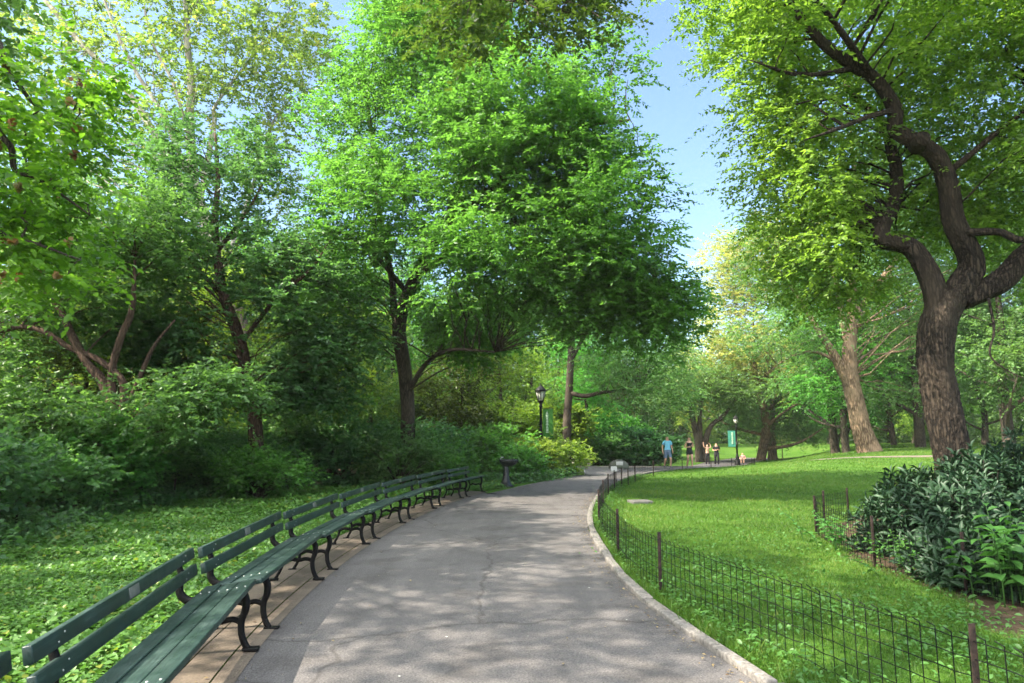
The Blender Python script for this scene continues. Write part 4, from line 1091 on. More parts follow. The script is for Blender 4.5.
KIN = offset(KERB, .14)
def blades(p, h, w, rg, lean=.5):
    n = len(p); z = zt(p[:, 0], p[:, 1])
    B = np.c_[p, z - .005]; A = np.c_[rg.normal(0, lean, (n, 2)), np.ones(n)]
    return leaves(B, A, rg.normal(0, 1, (n, 3)), h, w, T_BLADE)
def lawn_right():
    rg = np.random.default_rng(11); parts = []
    edge = KIN
    lawn = np.vstack([edge, [(60, 85), (80, 40), (14, 3), (4, -4)]])
    pb = lambda x, y: ~inside(BED, x, y) & ~inside(FARPATH, x, y)
    # near, fine blades
    def band(y0, y1, n, h, wf, tn):
        q = scatter(np.array([(0.5, y0), (0.5, y1), (y1 * .9 + 1, y1), (y0 * .9 + 1, y0)]), n, rg)
        k = inside(lawn, q[:, 0], q[:, 1]) & pb(q[:, 0], q[:, 1])
        thin = np.sin(q[:, 0] * 1.7 + 2 * np.sin(q[:, 1] * .9)) * np.sin(q[:, 1] * 1.3 + 1.5 * np.sin(q[:, 0] * .8)) + .5 * np.sin(q[:, 0] * 4.3 + q[:, 1] * 3.1)
        k &= rg.random(len(q)) < np.clip(1.0 - .55 * sstep(.35, 1.1, thin), .3, 1); q = q[k]
        hh = h * rg.uniform(.5, 1.35, len(q))
        V, F, kk = blades(q, hh, wf, rg)
        patch = .5 + .34 * np.sin(q[:, 0] * .9 + np.sin(q[:, 1] * .7)) * np.cos(q[:, 1] * .5) + .12 * np.sin(q[:, 0] * 3.1 + q[:, 1] * 2.3)
        t = np.clip(patch * tn + rg.normal(0, .16, len(q)), 0, .97); t = np.where(rg.random(len(q)) < .05, 1, t)
        parts.append((V, F, np.repeat(t, kk)))
    band(2.0, 7, 62000, .060, .10, 1.0); band(7, 13, 90000, .058, .13, 1.0); band(13, 24, 110000, .06, .20, 1.0); band(24, 46, 90000, .075, .30, 1.0); band(46, 84, 40000, .10, .5, 1.0)
    # longer grass and weeds along the fence and kerb
    s = resample(KIN[10:110], n=400)
    q = s[rg.integers(0, 400, 26000)] + np.abs(rg.normal(0, .22, (26000, 1))) * np.array((1, .1)) + rg.normal(0, .05, (26000, 2))
    q = q[(q[:, 1] > 2)]
    V, F, kk = blades(q, .13 * rg.uniform(.4, 1.3, len(q)), .06, rg, .65); parts.append((V, F, np.repeat(np.clip(rg.normal(.5, .2, len(q)), 0, 1), kk)))
    V, F, T = merge_leaf(parts)
    tag(build('grass', V, F, M['grass'], tone=T), 'mown green grass of the lawn right of the path', 'grass', kind='stuff')
    # broad leaved weeds along the fence foot and in the lawn
    n = 5200
    q = s[rg.integers(0, 400, n)] + np.abs(rg.normal(0, .20, (n, 1))) * np.array((1, .1)) + rg.normal(.05, .05, (n, 2))
    q2 = scatter(np.array([(1.5, 3), (1.6, 12), (9, 12), (4.5, 4)]), 3600, rg); q2 = q2[inside(lawn, q2[:, 0], q2[:, 1]) & pb(q2[:, 0], q2[:, 1])]
    clus = np.array([(2.3, 7.6), (3.0, 6.6), (3.8, 6.3), (2.0, 9.6), (3.3, 5.2), (2.6, 8.6)])
    q3 = clus[rg.integers(0, 6, 2600)] + rg.normal(0, .32, (2600, 2))
    q = np.vstack([q[q[:, 1] > 2], q2, q3])
    m = len(q); z = zt(q[:, 0], q[:, 1])
    hz = np.where(np.arange(m) < 5000, rg.uniform(.02, .15, m), rg.uniform(.02, .07, m))
    V, F, kk = leaves(np.c_[q, z + hz], np.c_[rg.normal(0, 1, (m, 2)), rg.normal(.1, .3, m)], np.array((0, 0, 1)) + rg.normal(0, .3, (m, 3)), rg.uniform(.025, .062, m), .55, T_OVAL)
    tag(build('weeds', V, F, M['lf_weed'], tone=np.repeat(np.clip(rg.normal(.5, .2, m), 0, 1), kk)), 'broad leaved weeds growing along the fence and in the grass', 'weeds', kind='stuff')
lawn_right()

def lawn_left():
    rg = np.random.default_rng(12); parts = []
    back = offset(ST, -.66)
    poly = np.vstack([back, [(-.9, 20.2), (.1, 22.4)], SHRUBLINE[::-1][24:]])
    p = scatter(poly, 330000, rg); p = p[frustum(p) & (p[:, 1] > 1.0)]
    d = np.hypot(p[:, 0], p[:, 1])
    k = rg.random(len(p)) < np.clip(9.0 / d, .18, 1.0); p = p[k]; d = d[k]
    n = len(p); z = zt(p[:, 0], p[:, 1])
    mound = .5 + .5 * np.sin(p[:, 0] * 2.1 + 1.3 * np.sin(p[:, 1] * 1.7)) * np.sin(p[:, 1] * 2.6 + .6)
    kp = rg.random(n) < np.clip(.35 + 1.6 * mound, 0, 1); p, d, z, mound = p[kp], d[kp], z[kp], mound[kp]; n = len(p)
    h = rg.uniform(.02, .10, n) * (.5 + 1.2 * mound)
    big = .5 + .5 * np.sin(p[:, 0] * .9 + 2.1 * np.sin(p[:, 1] * .55 + 1))
    sz = rg.uniform(.024, .056, n) * (.75 + .7 * big) * np.clip(d / 9, 1.0, 1.6)
    V, F, kk = leaves(np.c_[p, z + h], np.c_[rg.normal(0, 1, (n, 2)), rg.normal(.12, .3, n)], np.array((0, 0, 1)) + rg.normal(0, .34, (n, 3)), sz, .72, T_OVAL)
    t = np.clip(.30 + .35 * mound + rg.normal(0, .17, n), 0, .97); t = np.where(rg.random(n) < .03, 1, t)
    parts.append((V, F, np.repeat(t, kk)))
    q = scatter(poly, 60000, rg); q = q[frustum(q) & (q[:, 1] > 1)]
    V, F, kk = blades(q, .15 * rg.uniform(.4, 1.2, len(q)), .055, rg, .7)
    parts.append((V, F, np.repeat(np.clip(rg.normal(.5, .2, len(q)), 0, 1), kk)))
    V, F, T = merge_leaf(parts)
    tag(build('ground_cover', V, F, M['lf_cover'], tone=T), 'bright leafy ground cover between the benches and the undergrowth', 'ground cover', kind='stuff')
    # ivy and seedlings at the edge of the undergrowth and on the woodland floor
    n = 26000
    s = resample(SHRUBLINE[6:], n=500); q = s[rg.integers(0, 500, n)] - np.abs(rg.normal(0, 1.3, (n, 1))) * np.array((1, -.25)) + rg.normal(0, .2, (n, 2)) + np.array((.3, -.1))
    z = zt(q[:, 0], q[:, 1]); hh = rg.random(n) ** 1.5 * .38
    V, F, kk = leaves(np.c_[q, z + hh], np.c_[rg.normal(0, 1, (n, 2)), rg.normal(0, .35, n)], np.array((0, 0, 1)) + rg.normal(0, .4, (n, 3)), rg.uniform(.06, .13, n), .65, T_OVAL)
    tag(build('ivy', V, F, M['lf_dark'], tone=np.repeat(np.clip(rg.normal(.5, .22, n), 0, 1), kk)), 'dark ivy and seedlings at the foot of the undergrowth', 'ivy', kind='stuff')
    # ground layer inside the fenced bed
    n = 3800; q = scatter(BED, n, rg); z = zt(q[:, 0], q[:, 1])
    V, F, kk = leaves(np.c_[q, z + rg.random(n) ** 1.6 * .25], np.c_[rg.normal(0, 1, (n, 2)), rg.normal(0, .35, n)], np.array((0, 0, 1)) + rg.normal(0, .4, (n, 3)), rg.uniform(.05, .11, n), .6, T_OVAL)
    tag(build('bed_plants', V, F, M['lf_mid2'], tone=np.repeat(np.clip(rg.normal(.5, .22, n), 0, 1), kk)), 'low seedlings covering the soil of the fenced bed', 'seedlings', kind='stuff')
    # fallen leaves and twigs along the edges of the path
    n = 1500; s = resample(KERB[10:100], n=400); q = s[rg.integers(0, 400, n)] - np.abs(rg.normal(0, .11, (n, 1))) * np.array((1, 0)) + rg.normal(0, .03, (n, 2)) - np.array((.02, 0))
    s2 = resample(FOOT[6:], n=300); q2 = s2[rg.integers(0, 300, 420)] + rg.normal(-.1, .32, (420, 1)) * np.array((1, 0))
    q3 = np.c_[rg.uniform(-1.7, 1.1, 90), rg.uniform(3, 20, 90)]
    q = np.vstack([q, q2, q3]); n = len(q); z = zt(q[:, 0], q[:, 1]) + .027
    V, F, kk = leaves(np.c_[q, z], np.c_[rg.normal(0, 1, (n, 2)), rg.normal(0, .08, n)], np.array((0, 0, 1)) + rg.normal(0, .15, (n, 3)), np.where(rg.random(n) < .75, rg.uniform(.006, .02, n), rg.uniform(.02, .045, n)), .55, T_SIMPLE)
    tag(build('leaf_litter', V, F, M['litter'], tone=np.repeat(rg.random(n), kk)), 'small dry leaves scattered along both edges of the path', 'litter', kind='stuff')
lawn_left()

# ================================================================== BENCHES
BL = 2.34
def bench_proto():
    root = empty('park_bench', (0, 0, 0), 'x', 'bench', 'green slatted benches in a curved row along the path')
    hl = BL / 2
    # local axes: x along the bench, y forward (towards the path), z up; front feet stand on y=0
    s = MB(); y0 = -.058; tl = np.array(Matrix.Rotation(.13, 3, 'X'))
    cy = lambda k: np.array((0, y0 - .127 * k, .446 - .0165 * k - .004 * (k == 1)))
    for k in range(3): s.box(cy(k), (hl, .060, .019), tl, .006)
    bolts = MB()
    for sx in (-1, 1):
        for k in range(3):
            for d in (-.03, .03):
                bolts.lathe([(.008, -.006), (.008, .002), (.004, .004)], 8, cy(k) + (sx * (hl - .25), d, .019 + d * .13))
    seat = build2('seat', [(s, M['bench']), (bolts, M['bolt'])], root)
    def slat(z, y, tilt, w, e):
        R = np.array(Matrix.Rotation(tilt, 3, 'X'))
        sm = MB(); sm.box((0, y, z), (hl + e, .021, w), R, .006)
        b = MB()
        for sx in (-1, 1):
            for d in (-.03, .03):
                c = np.array((sx * (hl - .25) + d, y, z)) + R @ np.array((0, .018, -.015 if d > 0 else .015))
                b.tube([c, c + R @ np.array((0, .006, 0))], [.006, .005], 8)
        return build2('back_slat', [(sm, M['bench']), (b, M['bolt'])], root), R
    top, R = slat(.680, -.490, .16, .041, 0)
    low, _ = slat(.555, -.462, .16, .041, .0)
    p = MB(); c = np.array((0.05, -.490, .680)) + R @ np.array((0, .0225, 0)); p.box(c, (.075, .0025, .03), R, .001)
    p.build('plaque', M['plaque'], top)
    for sx in (-1, 1):
        x = sx * (hl - .25)
        f = MB()
        T = lambda pts, r, sq=(1.25, .8): f.tube(catmull([(x, y, z) for y, z in pts], 5), r, 8, sq=sq)
        T([(-.03, .418), (-.13, .402), (-.25, .384), (-.40, .368)], .019)                                  # seat rail
        T([(-.03, .205), (-.11, .235), (-.20, .22), (-.29, .235), (-.37, .205)], .017)                  # stretcher
        T([(-.37, .37), (-.435, .385), (-.485, .435), (-.493, .50), (-.485, .565), (-.505, .63), (-.525, .705)], np.interp(np.linspace(0, 1, 31), [0, .3, 1], [.026, .024, .016]))  # back support
        f.build('end_frame', M['iron'], root, smooth=True)
        g = MB(); g.tube(catmull([(x, y, z) for y, z in [(-.05, .43), (-.022, .375), (-.02, .30), (-.045, .22), (-.04, .13), (-.015, .06), (.01, .022)]], 5), np.interp(np.linspace(0, 1, 31), [0, .25, .6, 1], [.027, .025, .021, .02]), 8, sq=(1.2, .85))
        g.box((x, .03, .021), (.034, .06, .010), None, .004); g.build('leg', M['iron'], root, smooth=True)
        g = MB(); g.tube(catmull([(x, y, z) for y, z in [(-.38, .37), (-.40, .31), (-.37, .20), (-.395, .11), (-.445, .022)]], 5), np.interp(np.linspace(0, 1, 21), [0, .5, 1], [.025, .02, .02]), 8, sq=(1.2, .85))
        g.box((x, -.455, .021), (.03, .045, .010), None, .004); g.build('leg', M['iron'], root, smooth=True)
    return root
BLAB = ['green bench nearest the camera, only its back boards showing at the left edge', 'long green bench in the left foreground, its seat cut by the picture bottom',
        'green bench second from the foreground, plaque on its top board', 'third green bench from the foreground, after two double leg joints',
        'fourth green bench of the row, level with the wide sunlit patch', 'fifth green bench of the row, where the row begins to curve',
        'green bench next to the last in the curving row', 'last and smallest green bench of the row, nearest the drinking fountain']
proto = bench_proto()
for k in range(8):
    a, b = J[k], J[k + 1]
    o = proto if k == 0 else copy_tree(proto)
    m_ = (a + b) / 2; d = b - a; ang = math.atan2(d[1], d[0])     # local x along the bench; y forward must point to the path (right)
    L_ = np.linalg.norm(d)
    o.rotation_euler = (0, .009, ang + PI + .008)
    o.location = (m_[0] - .03, m_[1], zt1(*m_) + .004)
    o.scale = ((L_ - .10) / BL, 1, 1)
    o['label'] = BLAB[k]

# ================================================================== FENCES
def fence(name, pts, label, posts, hgt=.55, mat_post='rust', step=.10, wires=(.05, .15, .25, .35, .44, .53), ph=.62, pr=.014, wr=.0031):
    root = empty(name, (pts[0][0], pts[0][1], 0), label, 'fence'); base = np.array((pts[0][0], pts[0][1], 0))
    P = np.asarray(pts, float)
    for a in posts:
        z = zt1(*a); r = np.random.default_rng(int(abs(a[0] * 100 + a[1] * 37)))
        t = r.normal(0, .02, 2)
        m_ = MB(); c = np.array((a[0], a[1], z)) - base
        m_.box(c + np.array((t[0] * ph / 2, t[1] * ph / 2, ph / 2 - .05)), (pr * 1.25, .005, ph / 2 + .05), None, .002)
        m_.box(c + np.array((t[0] * ph / 2, t[1] * ph / 2 + .0135, ph / 2 - .05)), (.004, .009, ph / 2 + .045), None, .001)
        m_.build('post', M[mat_post], root)
    d = np.r_[0, np.cumsum(np.linalg.norm(np.diff(P, axis=0), axis=1))]
    n = int(d[-1] / step)
    Q = np.stack([np.interp(np.arange(n) * step, d, P[:, k]) for k in range(2)], 1)
    zz = zt(Q[:, 0], Q[:, 1]); Q3 = np.c_[Q, zz] - base
    per = 30
    for s in range(0, n - 1, per):
        e = min(n, s + per + 1); mb = MB(); seg = Q3[s:e]
        rg = np.random.default_rng(s)
        wob = np.c_[rg.normal(0, .004, (e - s, 2)), rg.normal(0, .003, e - s)]
        for h in wires:
            mb.tube(seg + wob + np.array((0, 0, h)), wr, 4, cap=False)
        for i_ in range(e - s - 1):
            c = seg[i_] + wob[i_]
            mb.tube([c + (0, 0, .02), c + (0, 0, hgt)], wr, 4, cap=False)
            if hgt > .5:  # each wire is bent over at the top
                mb.tube([c + (0, 0, hgt), (c + seg[i_ + 1] + wob[i_ + 1]) / 2 + (0, 0, hgt + .012)], wr, 4, cap=False)
        mb.build('wire_panel', M['wire'], root)
    return root
FP = [(3.6, .4), (2.42, 3.78), (1.52, 7.24), (1.42, 9.5), (1.6, 12.9), (2.05, 15.7), (2.52, 18.2), (2.98, 20.2), (3.4, 21.6), (4.3, 24.3), (5.7, 28.0), (8.1, 33.0), (10.6, 37.0), (13.3, 42), (15.5, 46.5), (17.8, 51.5), (19.3, 55)]
fence('wire_fence', catmull(FP, 5), 'low black wire fence with rusty posts along the kerb of the lawn', FP[1:])
BP = [(6.4, 13.3), (5.62, 12.6), (5.02, 11.6), (4.62, 9.9), (4.47, 8.7), (4.62, 7.25), (5.0, 6.2), (5.6, 5.2)]
fence('bed_fence', catmull(BP, 4), 'wire fence with rusty posts round the bed of dark bushes', [(6.4, 13.3), (5.62, 12.6), (5.02, 11.6), (4.47, 8.7), (4.62, 7.25)], wr=.0032)
SP = offset(SHRUBLINE, .05)[14:40]
fence('back_fence', SP, 'nearly hidden wire fence with thin rusty stakes along the undergrowth', [tuple(W(16, 523, 10.9)[:2]), tuple(W(174, 500, 16)[:2]), tuple(W(271, 485, 20.6)[:2])], hgt=.5, step=.2, wr=.0015)

# ================================================================== STREET FURNITURE
def lamp(px, Yd, H, label, bmat, side, blabel, ztop_b, hb, wb):
    p = W(px, 450, Yd); z = zt1(p[0], p[1])
    root = empty('lamp_post', (p[0], p[1], z - .02), label, 'lamp post', 'cast iron park lamp posts')
    m_ = MB(); m_.lathe([(.24, 0), (.24, .10), (.21, .14), (.20, .30), (.16, .36), (.13, .55), (.155, .62), (.12, .68), (.09, .80), (.10, .84), (.07, .88)], 16)
    m_.build('base', M['iron'], root)
    m_ = MB(); m_.lathe([(.068, .86), (.062, 1.6), (.075, 1.62), (.075, 1.66), (.058, 1.68), (.05, H - .95), (.075, H - .93), (.075, H - .89), (.045, H - .86), (.06, H - .78), (.10, H - .72)], 16, flute=.08)
    m_.build('post', M['iron'], root)
    lan = MB(); lan.lathe([(.10, H - .72), (.12, H - .70), (.11, H - .67)], 8); 
    for k in range(8):
        a = k * PI / 4
        lan.tube([(math.cos(a) * r, math.sin(a) * r, z_) for r, z_ in ((.105, H - .70), (.165, H - .5), (.215, H - .27))], .012, 5)
    L0 = lan.build('lantern_cage', M['iron'], root)
    g = MB(); g.lathe([(.095, H - .69), (.155, H - .5), (.20, H - .28)], 8); g.build('glass', M['glass'], L0)
    c = MB(); c.lathe([(.235, H - .28), (.24, H - .25), (.20, H - .20), (.17, H - .15), (.10, H - .09), (.045, H - .05), (.03, H - .02), (.035, H), (.012, H + .05)], 16); c.build('cap', M['iron'], L0)
    br = empty('lamp_banner', (p[0], p[1], z + ztop_b), blabel, 'banner')
    m_ = MB()
    n = 9
    xs = np.linspace(.09, .09 + wb, 5) * side; zs = np.linspace(0, -hb, n)
    Xg, Zg = np.meshgrid(xs, zs, indexing='ij'); Yg = .025 * np.sin(Zg * 3) * np.abs(Xg)
    V = np.stack([Xg, Yg, Zg], -1).reshape(-1, 3); V2 = V + np.array((0, .006, 0))
    i_, j_ = np.meshgrid(np.arange(4), np.arange(n - 1), indexing='ij'); qd = np.stack([i_ * n + j_, i_ * n + j_ + 1, (i_ + 1) * n + j_ + 1, (i_ + 1) * n + j_], -1).reshape(-1, 4)
    m_.add(V, qd).add(V2, qd[:, ::-1]); m_.build('cloth', bmat, br)
    m_ = MB()
    for zz in (.03, -hb - .03): m_.tube([(0, 0, zz), ((.12 + wb) * side, 0, zz)], .014, 6)
    m_.build('arm', M['iron'], br)
    m_ = MB(); rg = np.random.default_rng(3)
    for k in range(14):
        zz = -.12 * hb - k * hb * .053; w_ = rg.uniform(.09, .15) * wb * 2
        m_.box(((.09 + wb * .40) * side, -.012, zz), (w_ * .5, .002, hb * .017))
    m_.build('lettering', M['letter'], br)
lamp(541, 28.6, 3.75, 'black cast iron lamp post standing among golden shrubs at the path bend', M['banner'], 1, 'bright green banner with pale lettering on the nearer lamp post', 2.72, 1.2, .42)
lamp(737, 56.0, 4.0, 'black lamp post on the far side of the lawn beside the path', M['banner_teal'], -1, 'teal green banner hanging on the far lamp post', 2.75, 1.3, .6)

def drinking_fountain():
    p = W(506, 487, 1.0); d = p - np.array((0, 0, CAM_H)); k = -CAM_H / d[2]; x, y = d[0] * k, d[1] * k
    root = empty('drinking_fountain', (x, y, zt1(x, y)), 'black iron drinking fountain on a flared pedestal past the last bench', 'drinking fountain')
    m_ = MB(); m_.lathe([(.24, 0), (.24, .05), (.19, .08), (.14, .18), (.10, .36), (.085, .55), (.09, .66)], 14); m_.build('pedestal', M['fountain'], root, smooth=False)
    m_ = MB(); m_.lathe([(.09, .65), (.16, .70), (.22, .80), (.235, .86), (.20, .86), (.16, .80), (.03, .77)], 18, (.08, 0, 0), 1.35); m_.build('bowl', M['fountain'], root)
    m_ = MB(); m_.tube([(-.17, 0, .84), (-.17, 0, .90), (-.13, 0, .93), (-.08, 0, .92)], .014, 8); m_.build('spout', M['bolt'], root)
drinking_fountain()

def arch_sign():
    c = W(619, 484, 22.6); z = zt1(c[0], c[1])
    root = empty('lawn_sign', (c[0], c[1], z), 'grey arched signboard on two stakes with small white notices by the fence', 'sign')
    zt_ = W(619, 459.5, 22.6)[2] - z
    w_ = .33; m_ = MB(); n = 14; h_ = .29
    out = [(-w_, zt_ - h_)] + [(-math.cos(PI * k / n) * w_, zt_ - h_ + .06 + math.sin(PI * k / n) * (h_ - .06)) for k in range(n + 1)] + [(w_, zt_ - h_)]
    f = np.array([(x, -.008, zz) for x, zz in out]); b = f + np.array((0, .016, 0)); N_ = len(out)
    m_.add(np.vstack([f, b]), [list(range(N_))], [list(range(2 * N_ - 1, N_ - 1, -1))], [(k, k + N_, (k + 1) % N_ + N_, (k + 1) % N_) for k in range(N_)])
    m_.build('board', M['grey_board'], root)
    for x in (-.09, .30):
        m_ = MB(); m_.box((x, .02, (zt_ - .1) / 2 - .03), (.015, .01, (zt_ - .1) / 2 + .05), None, .002); m_.build('stake', M['rust'], root)
    m_ = MB(); m_.box((.03, -.0115, zt_ - .125), (.115, .003, .06), None, .001); m_.build('notice', M['white'], root)
    m_ = MB(); m_.box((-.16, -.035, zt_ - .30), (.10, .004, .085), np.array(Matrix.Rotation(-.35, 3, 'X')), .001); m_.build('notice', M['white'], root)
arch_sign()

def stone_slab():
    d = W(640, 497.5, 1.0) - np.array((0, 0, CAM_H)); k = -(CAM_H - .13) / d[2]; x, y = d[0] * k, d[1] * k
    m_ = MB(); m_.box((0, 0, 0), (.25, .24, .05), np.array(Matrix.Rotation(.15, 3, 'Z')), .012)
    tag(m_.build('stone_slab', M['slab'], loc=(x, y, zt1(x, y) + .012)), 'flat grey stone slab lying in the mown lawn', 'slab')
stone_slab()

def junction_seat():
    p = W(581, 457, 39.0); z = zt1(p[0], p[1])
    root = empty('backless_bench', (p[0], p[1], z), 'weathered low bench at the path junction, half hidden by the golden shrub', 'bench', rz=.25)
    m_ = MB()
    for k in range(3): m_.box((0, (k - 1) * .15, .44), (.55, .065, .025), None, .008)
    m_.build('seat', M['weathered'], root)
    for sx in (-.45, .45):
        m_ = MB(); m_.box((sx, 0, .2), (.05, .2, .215), None, .01); m_.build('leg', M['rock'], root)
junction_seat()

def rock(px, py, Yd, r, label, seed):
    p = W(px, py, Yd); rg = np.random.default_rng(seed)
    bm = bmesh.new(); bmesh.ops.create_icosphere(bm, subdivisions=3, radius=1)
    ph = rg.uniform(0, 6, 6)
    for v in bm.verts:
        c = v.co; s = 1 + .14 * math.sin(3 * c.x + ph[0]) * math.cos(3 * c.y + ph[1]) + .10 * math.sin(5 * c.z + 4 * c.x + ph[2]) + rg.normal(0, .02)
        v.co = Vector((c.x * s * r[0], c.y * s * r[1], c.z * s * r[2]))
    me = bpy.data.meshes.new('rock'); bm.to_mesh(me); bm.free(); me.materials.append(M['rock'])
    o = bpy.data.objects.new('rock', me); link(o); o.location = (p[0], p[1], zt1(p[0], p[1]) + r[2] * .3); tag(o, label, 'rock')
rock(581, 471, 30.5, (.22, .18, .12), 'small grey rock at the path edge by the golden shrub', 1)

# thin post in the far lawn and the dog near it
def far_bits():
    p = W(782, 450, 64); z = zt1(p[0], p[1])
    root = empty('young_tree', (p[0], p[1], z), 'thin young tree staked in the far lawn right of the stout trunk', 'tree')
    m_ = MB(); m_.tube([(0, 0, -.1), (0.02, 0, .9), (0, 0, 1.7)], [.05, .04, .02], 6); m_.build('trunk', M['bark_tan'], root)
    rg = np.random.default_rng(2); cl = blob_points([(0, 0, 1.75, .25, .25, .3, 1)], 9, rg, .2)
    V, F, T = crown_geo(cl, np.zeros(3), 6, 7, .12, .25, rg); build('crown', V, F, M['lf_yellow'], root, tone=T)
far_bits()

# ================================================================== PEOPLE
def skin_mesh(name, verts, edges, radii, root_i=0, sub=2):
    me = bpy.data.meshes.new(name); me.from_pydata([tuple(v) for v in verts], edges, [])
    ob = bpy.data.objects.new(name, me); COL.objects.link(ob)
    ob.modifiers.new('skin', 'SKIN')
    sv = me.skin_vertices[0].data
    for k, r in enumerate(radii):
        sv[k].radius = r if isinstance(r, tuple) else (r, r); sv[k].use_root = (k == root_i)
    sm = ob.modifiers.new('sub', 'SUBSURF'); sm.levels = sm.render_levels = sub
    bpy.context.view_layer.update()
    dg = bpy.context.evaluated_depsgraph_get()
    m2 = bpy.data.meshes.new_from_object(ob.evaluated_get(dg))
    bpy.data.objects.remove(ob); bpy.data.meshes.remove(me)
    return m2

def person(loc, rz, h, pose, label, clothes, hair, female):
    """pose: dict of joint positions for a 1.75 m figure facing -y"""
    k = h / 1.75
    sw = .19 if not female else .165
    J_ = dict(pelvis=(0, 0, .93), waist=(0, .01, 1.08), chest=(0, 0, 1.28), neck=(0, .01, 1.46), throat=(0, -.005, 1.53), head=(0, -.01, 1.60), crown=(0, 0, 1.69),
              lsh=(sw, 0, 1.41), rsh=(-sw, 0, 1.41), lhip=(.095, 0, .90), rhip=(-.095, 0, .90))
    J_.update(pose)
    names = list(J_)
    rad = dict(pelvis=(.155, .115), waist=(.125, .095) if female else (.145, .11), chest=(.15, .11) if female else (.17, .125), neck=(.075, .07), throat=(.055, .055), head=(.072, .088), crown=(.06, .07),
               lsh=.062, rsh=.062, lel=.043, rel=.043, lwr=.029, rwr=.029, lha=(.036, .02), rha=(.036, .02), lhip=.10, rhip=.10, lkn=.062, rkn=.062, lca=.055, rca=.055, lan=.038, ran=.038, lto=(.04, .03), rto=(.04, .03), nose=.014)
    for s in 'lr':
        kn, an = np.array(J_[s + 'kn']), np.array(J_[s + 'an']); J_[s + 'ca'] = tuple(kn * .7 + an * .3 + np.array((0, .015, 0)))
    hd = np.array(J_['head']); J_['nose'] = tuple(hd + np.array((0, -.105, -.0)))
    names = list(J_); idx = {n_: i for i, n_ in enumerate(names)}
    E = [('pelvis', 'waist'), ('waist', 'chest'), ('chest', 'neck'), ('neck', 'throat'), ('throat', 'head'), ('head', 'crown'), ('head', 'nose')]
    for s in 'lr':
        E += [('neck', s + 'sh'), (s + 'sh', s + 'el'), (s + 'el', s + 'wr'), (s + 'wr', s + 'ha'), ('pelvis', s + 'hip'), (s + 'hip', s + 'kn'), (s + 'kn', s + 'ca'), (s + 'ca', s + 'an'), (s + 'an', s + 'to')]
    me = skin_mesh('body', [np.array(J_[n_]) * k for n_ in names], [(idx[a], idx[b]) for a, b in E],
                   [tuple(v * k for v in (rad[n_] if isinstance(rad[n_], tuple) else (rad[n_], rad[n_]))) for n_ in names], idx['pelvis'])
    V = np.array([v.co[:] for v in me.vertices]); Fs = [list(p.vertices) for p in me.polygons]
    bpy.data.meshes.remove(me)
    # nearest bone of every vertex
    bone = []; tt = []
    for v in V:
        best = (9, None, 0)
        for a, b in E:
            A_, B_ = np.array(J_[a]) * k, np.array(J_[b]) * k; d = B_ - A_; t = np.clip(np.dot(v - A_, d) / max(np.dot(d, d), 1e-9), 0, 1)
            dist = np.linalg.norm(v - A_ - d * t) / (max(np.mean(rad[a]), .03))
            if dist < best[0]: best = (dist, a + '-' + b, t)
        bone.append(best[1]); tt.append(best[2])
    root = empty('person', (loc[0], loc[1], loc[2]), label, 'person', rz=rz)
    mb = MB(); d = {}
    for f in Fs: d.setdefault(len(f), []).append(f)
    mb.add(V, *[np.array(x) for x in d.values()])
    # four fingers and a thumb on each hand, slightly curled
    for s, sg in (('l', 1), ('r', -1)):
        w_, h_ = np.array(J_[s + 'wr']) * k, np.array(J_[s + 'ha']) * k; ax = nrm(h_ - w_); sd = nrm(np.cross(ax, np.array((sg * 1., 0, .2)))); nn = np.cross(ax, sd)
        for q_, (o_, l_) in enumerate(((-.03, .062), (-.01, .075), (.01, .07), (.03, .052))):
            b_ = h_ + sd * o_ * k; mb.tube([b_, b_ + ax * l_ * .55 * k + nn * .004, b_ + ax * l_ * k + nn * .02 * k], [.0095 * k, .0085 * k, .006 * k], 6)
        b_ = w_ * .5 + h_ * .5 - sd * .025 * k; mb.tube([b_, b_ + (ax * .03 - sd * .028) * k, b_ + (ax * .06 - sd * .034) * k], [.012 * k, .01 * k, .007 * k], 6)
    for sx in (-1, 1):   # ears and eyes
        c = hd * k + np.array((sx * .074, .01, .0)) * k; mb.lathe([(.004, -.03 * k), (.014 * k, -.01 * k), (.017 * k, .015 * k), (.004, .032 * k)], 6, c)
    mb.build('body', M['skin'], root, smooth=True)
    nv = np.zeros_like(V)
    for f in Fs:
        n_ = np.cross(V[f[1]] - V[f[0]], V[f[2]] - V[f[0]]); 
        for i_ in f: nv[i_] += n_
    nv = nrm(nv)
    def garment(name, mat, test, off):
        sel = [test(b_, t_, v / k) for b_, t_, v in zip(bone, tt, V)]
        fs = [f for f in Fs if all(sel[i_] for i_ in f)]
        if not fs: return
        used_ = sorted({i_ for f in fs for i_ in f}); mp = {o_: n_ for n_, o_ in enumerate(used_)}
        g = MB(); d = {}
        for f in fs: d.setdefault(len(f), []).append([mp[i_] for i_ in f])
        g.add(V[used_] + nv[used_] * off, *[np.array(x) for x in d.values()]); g.build(name, mat, root, smooth=True)
    for nm, mt, ts, of in clothes: garment(nm, mt, ts, of)
    garment('hair', hair, lambda b_, t_, v: ('crown' in b_ or b_ == 'throat-head' or b_ == 'head-nose') and (v[2] > 1.655 or (v[1] > .02 and v[2] > (1.48 if female else 1.57))), .014)
    for sx in (-1, 1):
        e = MB(); e.lathe([(.002, -.011 * k), (.009 * k, 0), (.002, .011 * k)], 6, hd * k + np.array((sx * .03, -.082, .018)) * k); e.build('eye', M['hair_brown'], root)
    return root
TORSO = ('pelvis-waist', 'waist-chest', 'chest-neck', 'neck-lsh', 'neck-rsh', 'pelvis-lhip', 'pelvis-rhip')
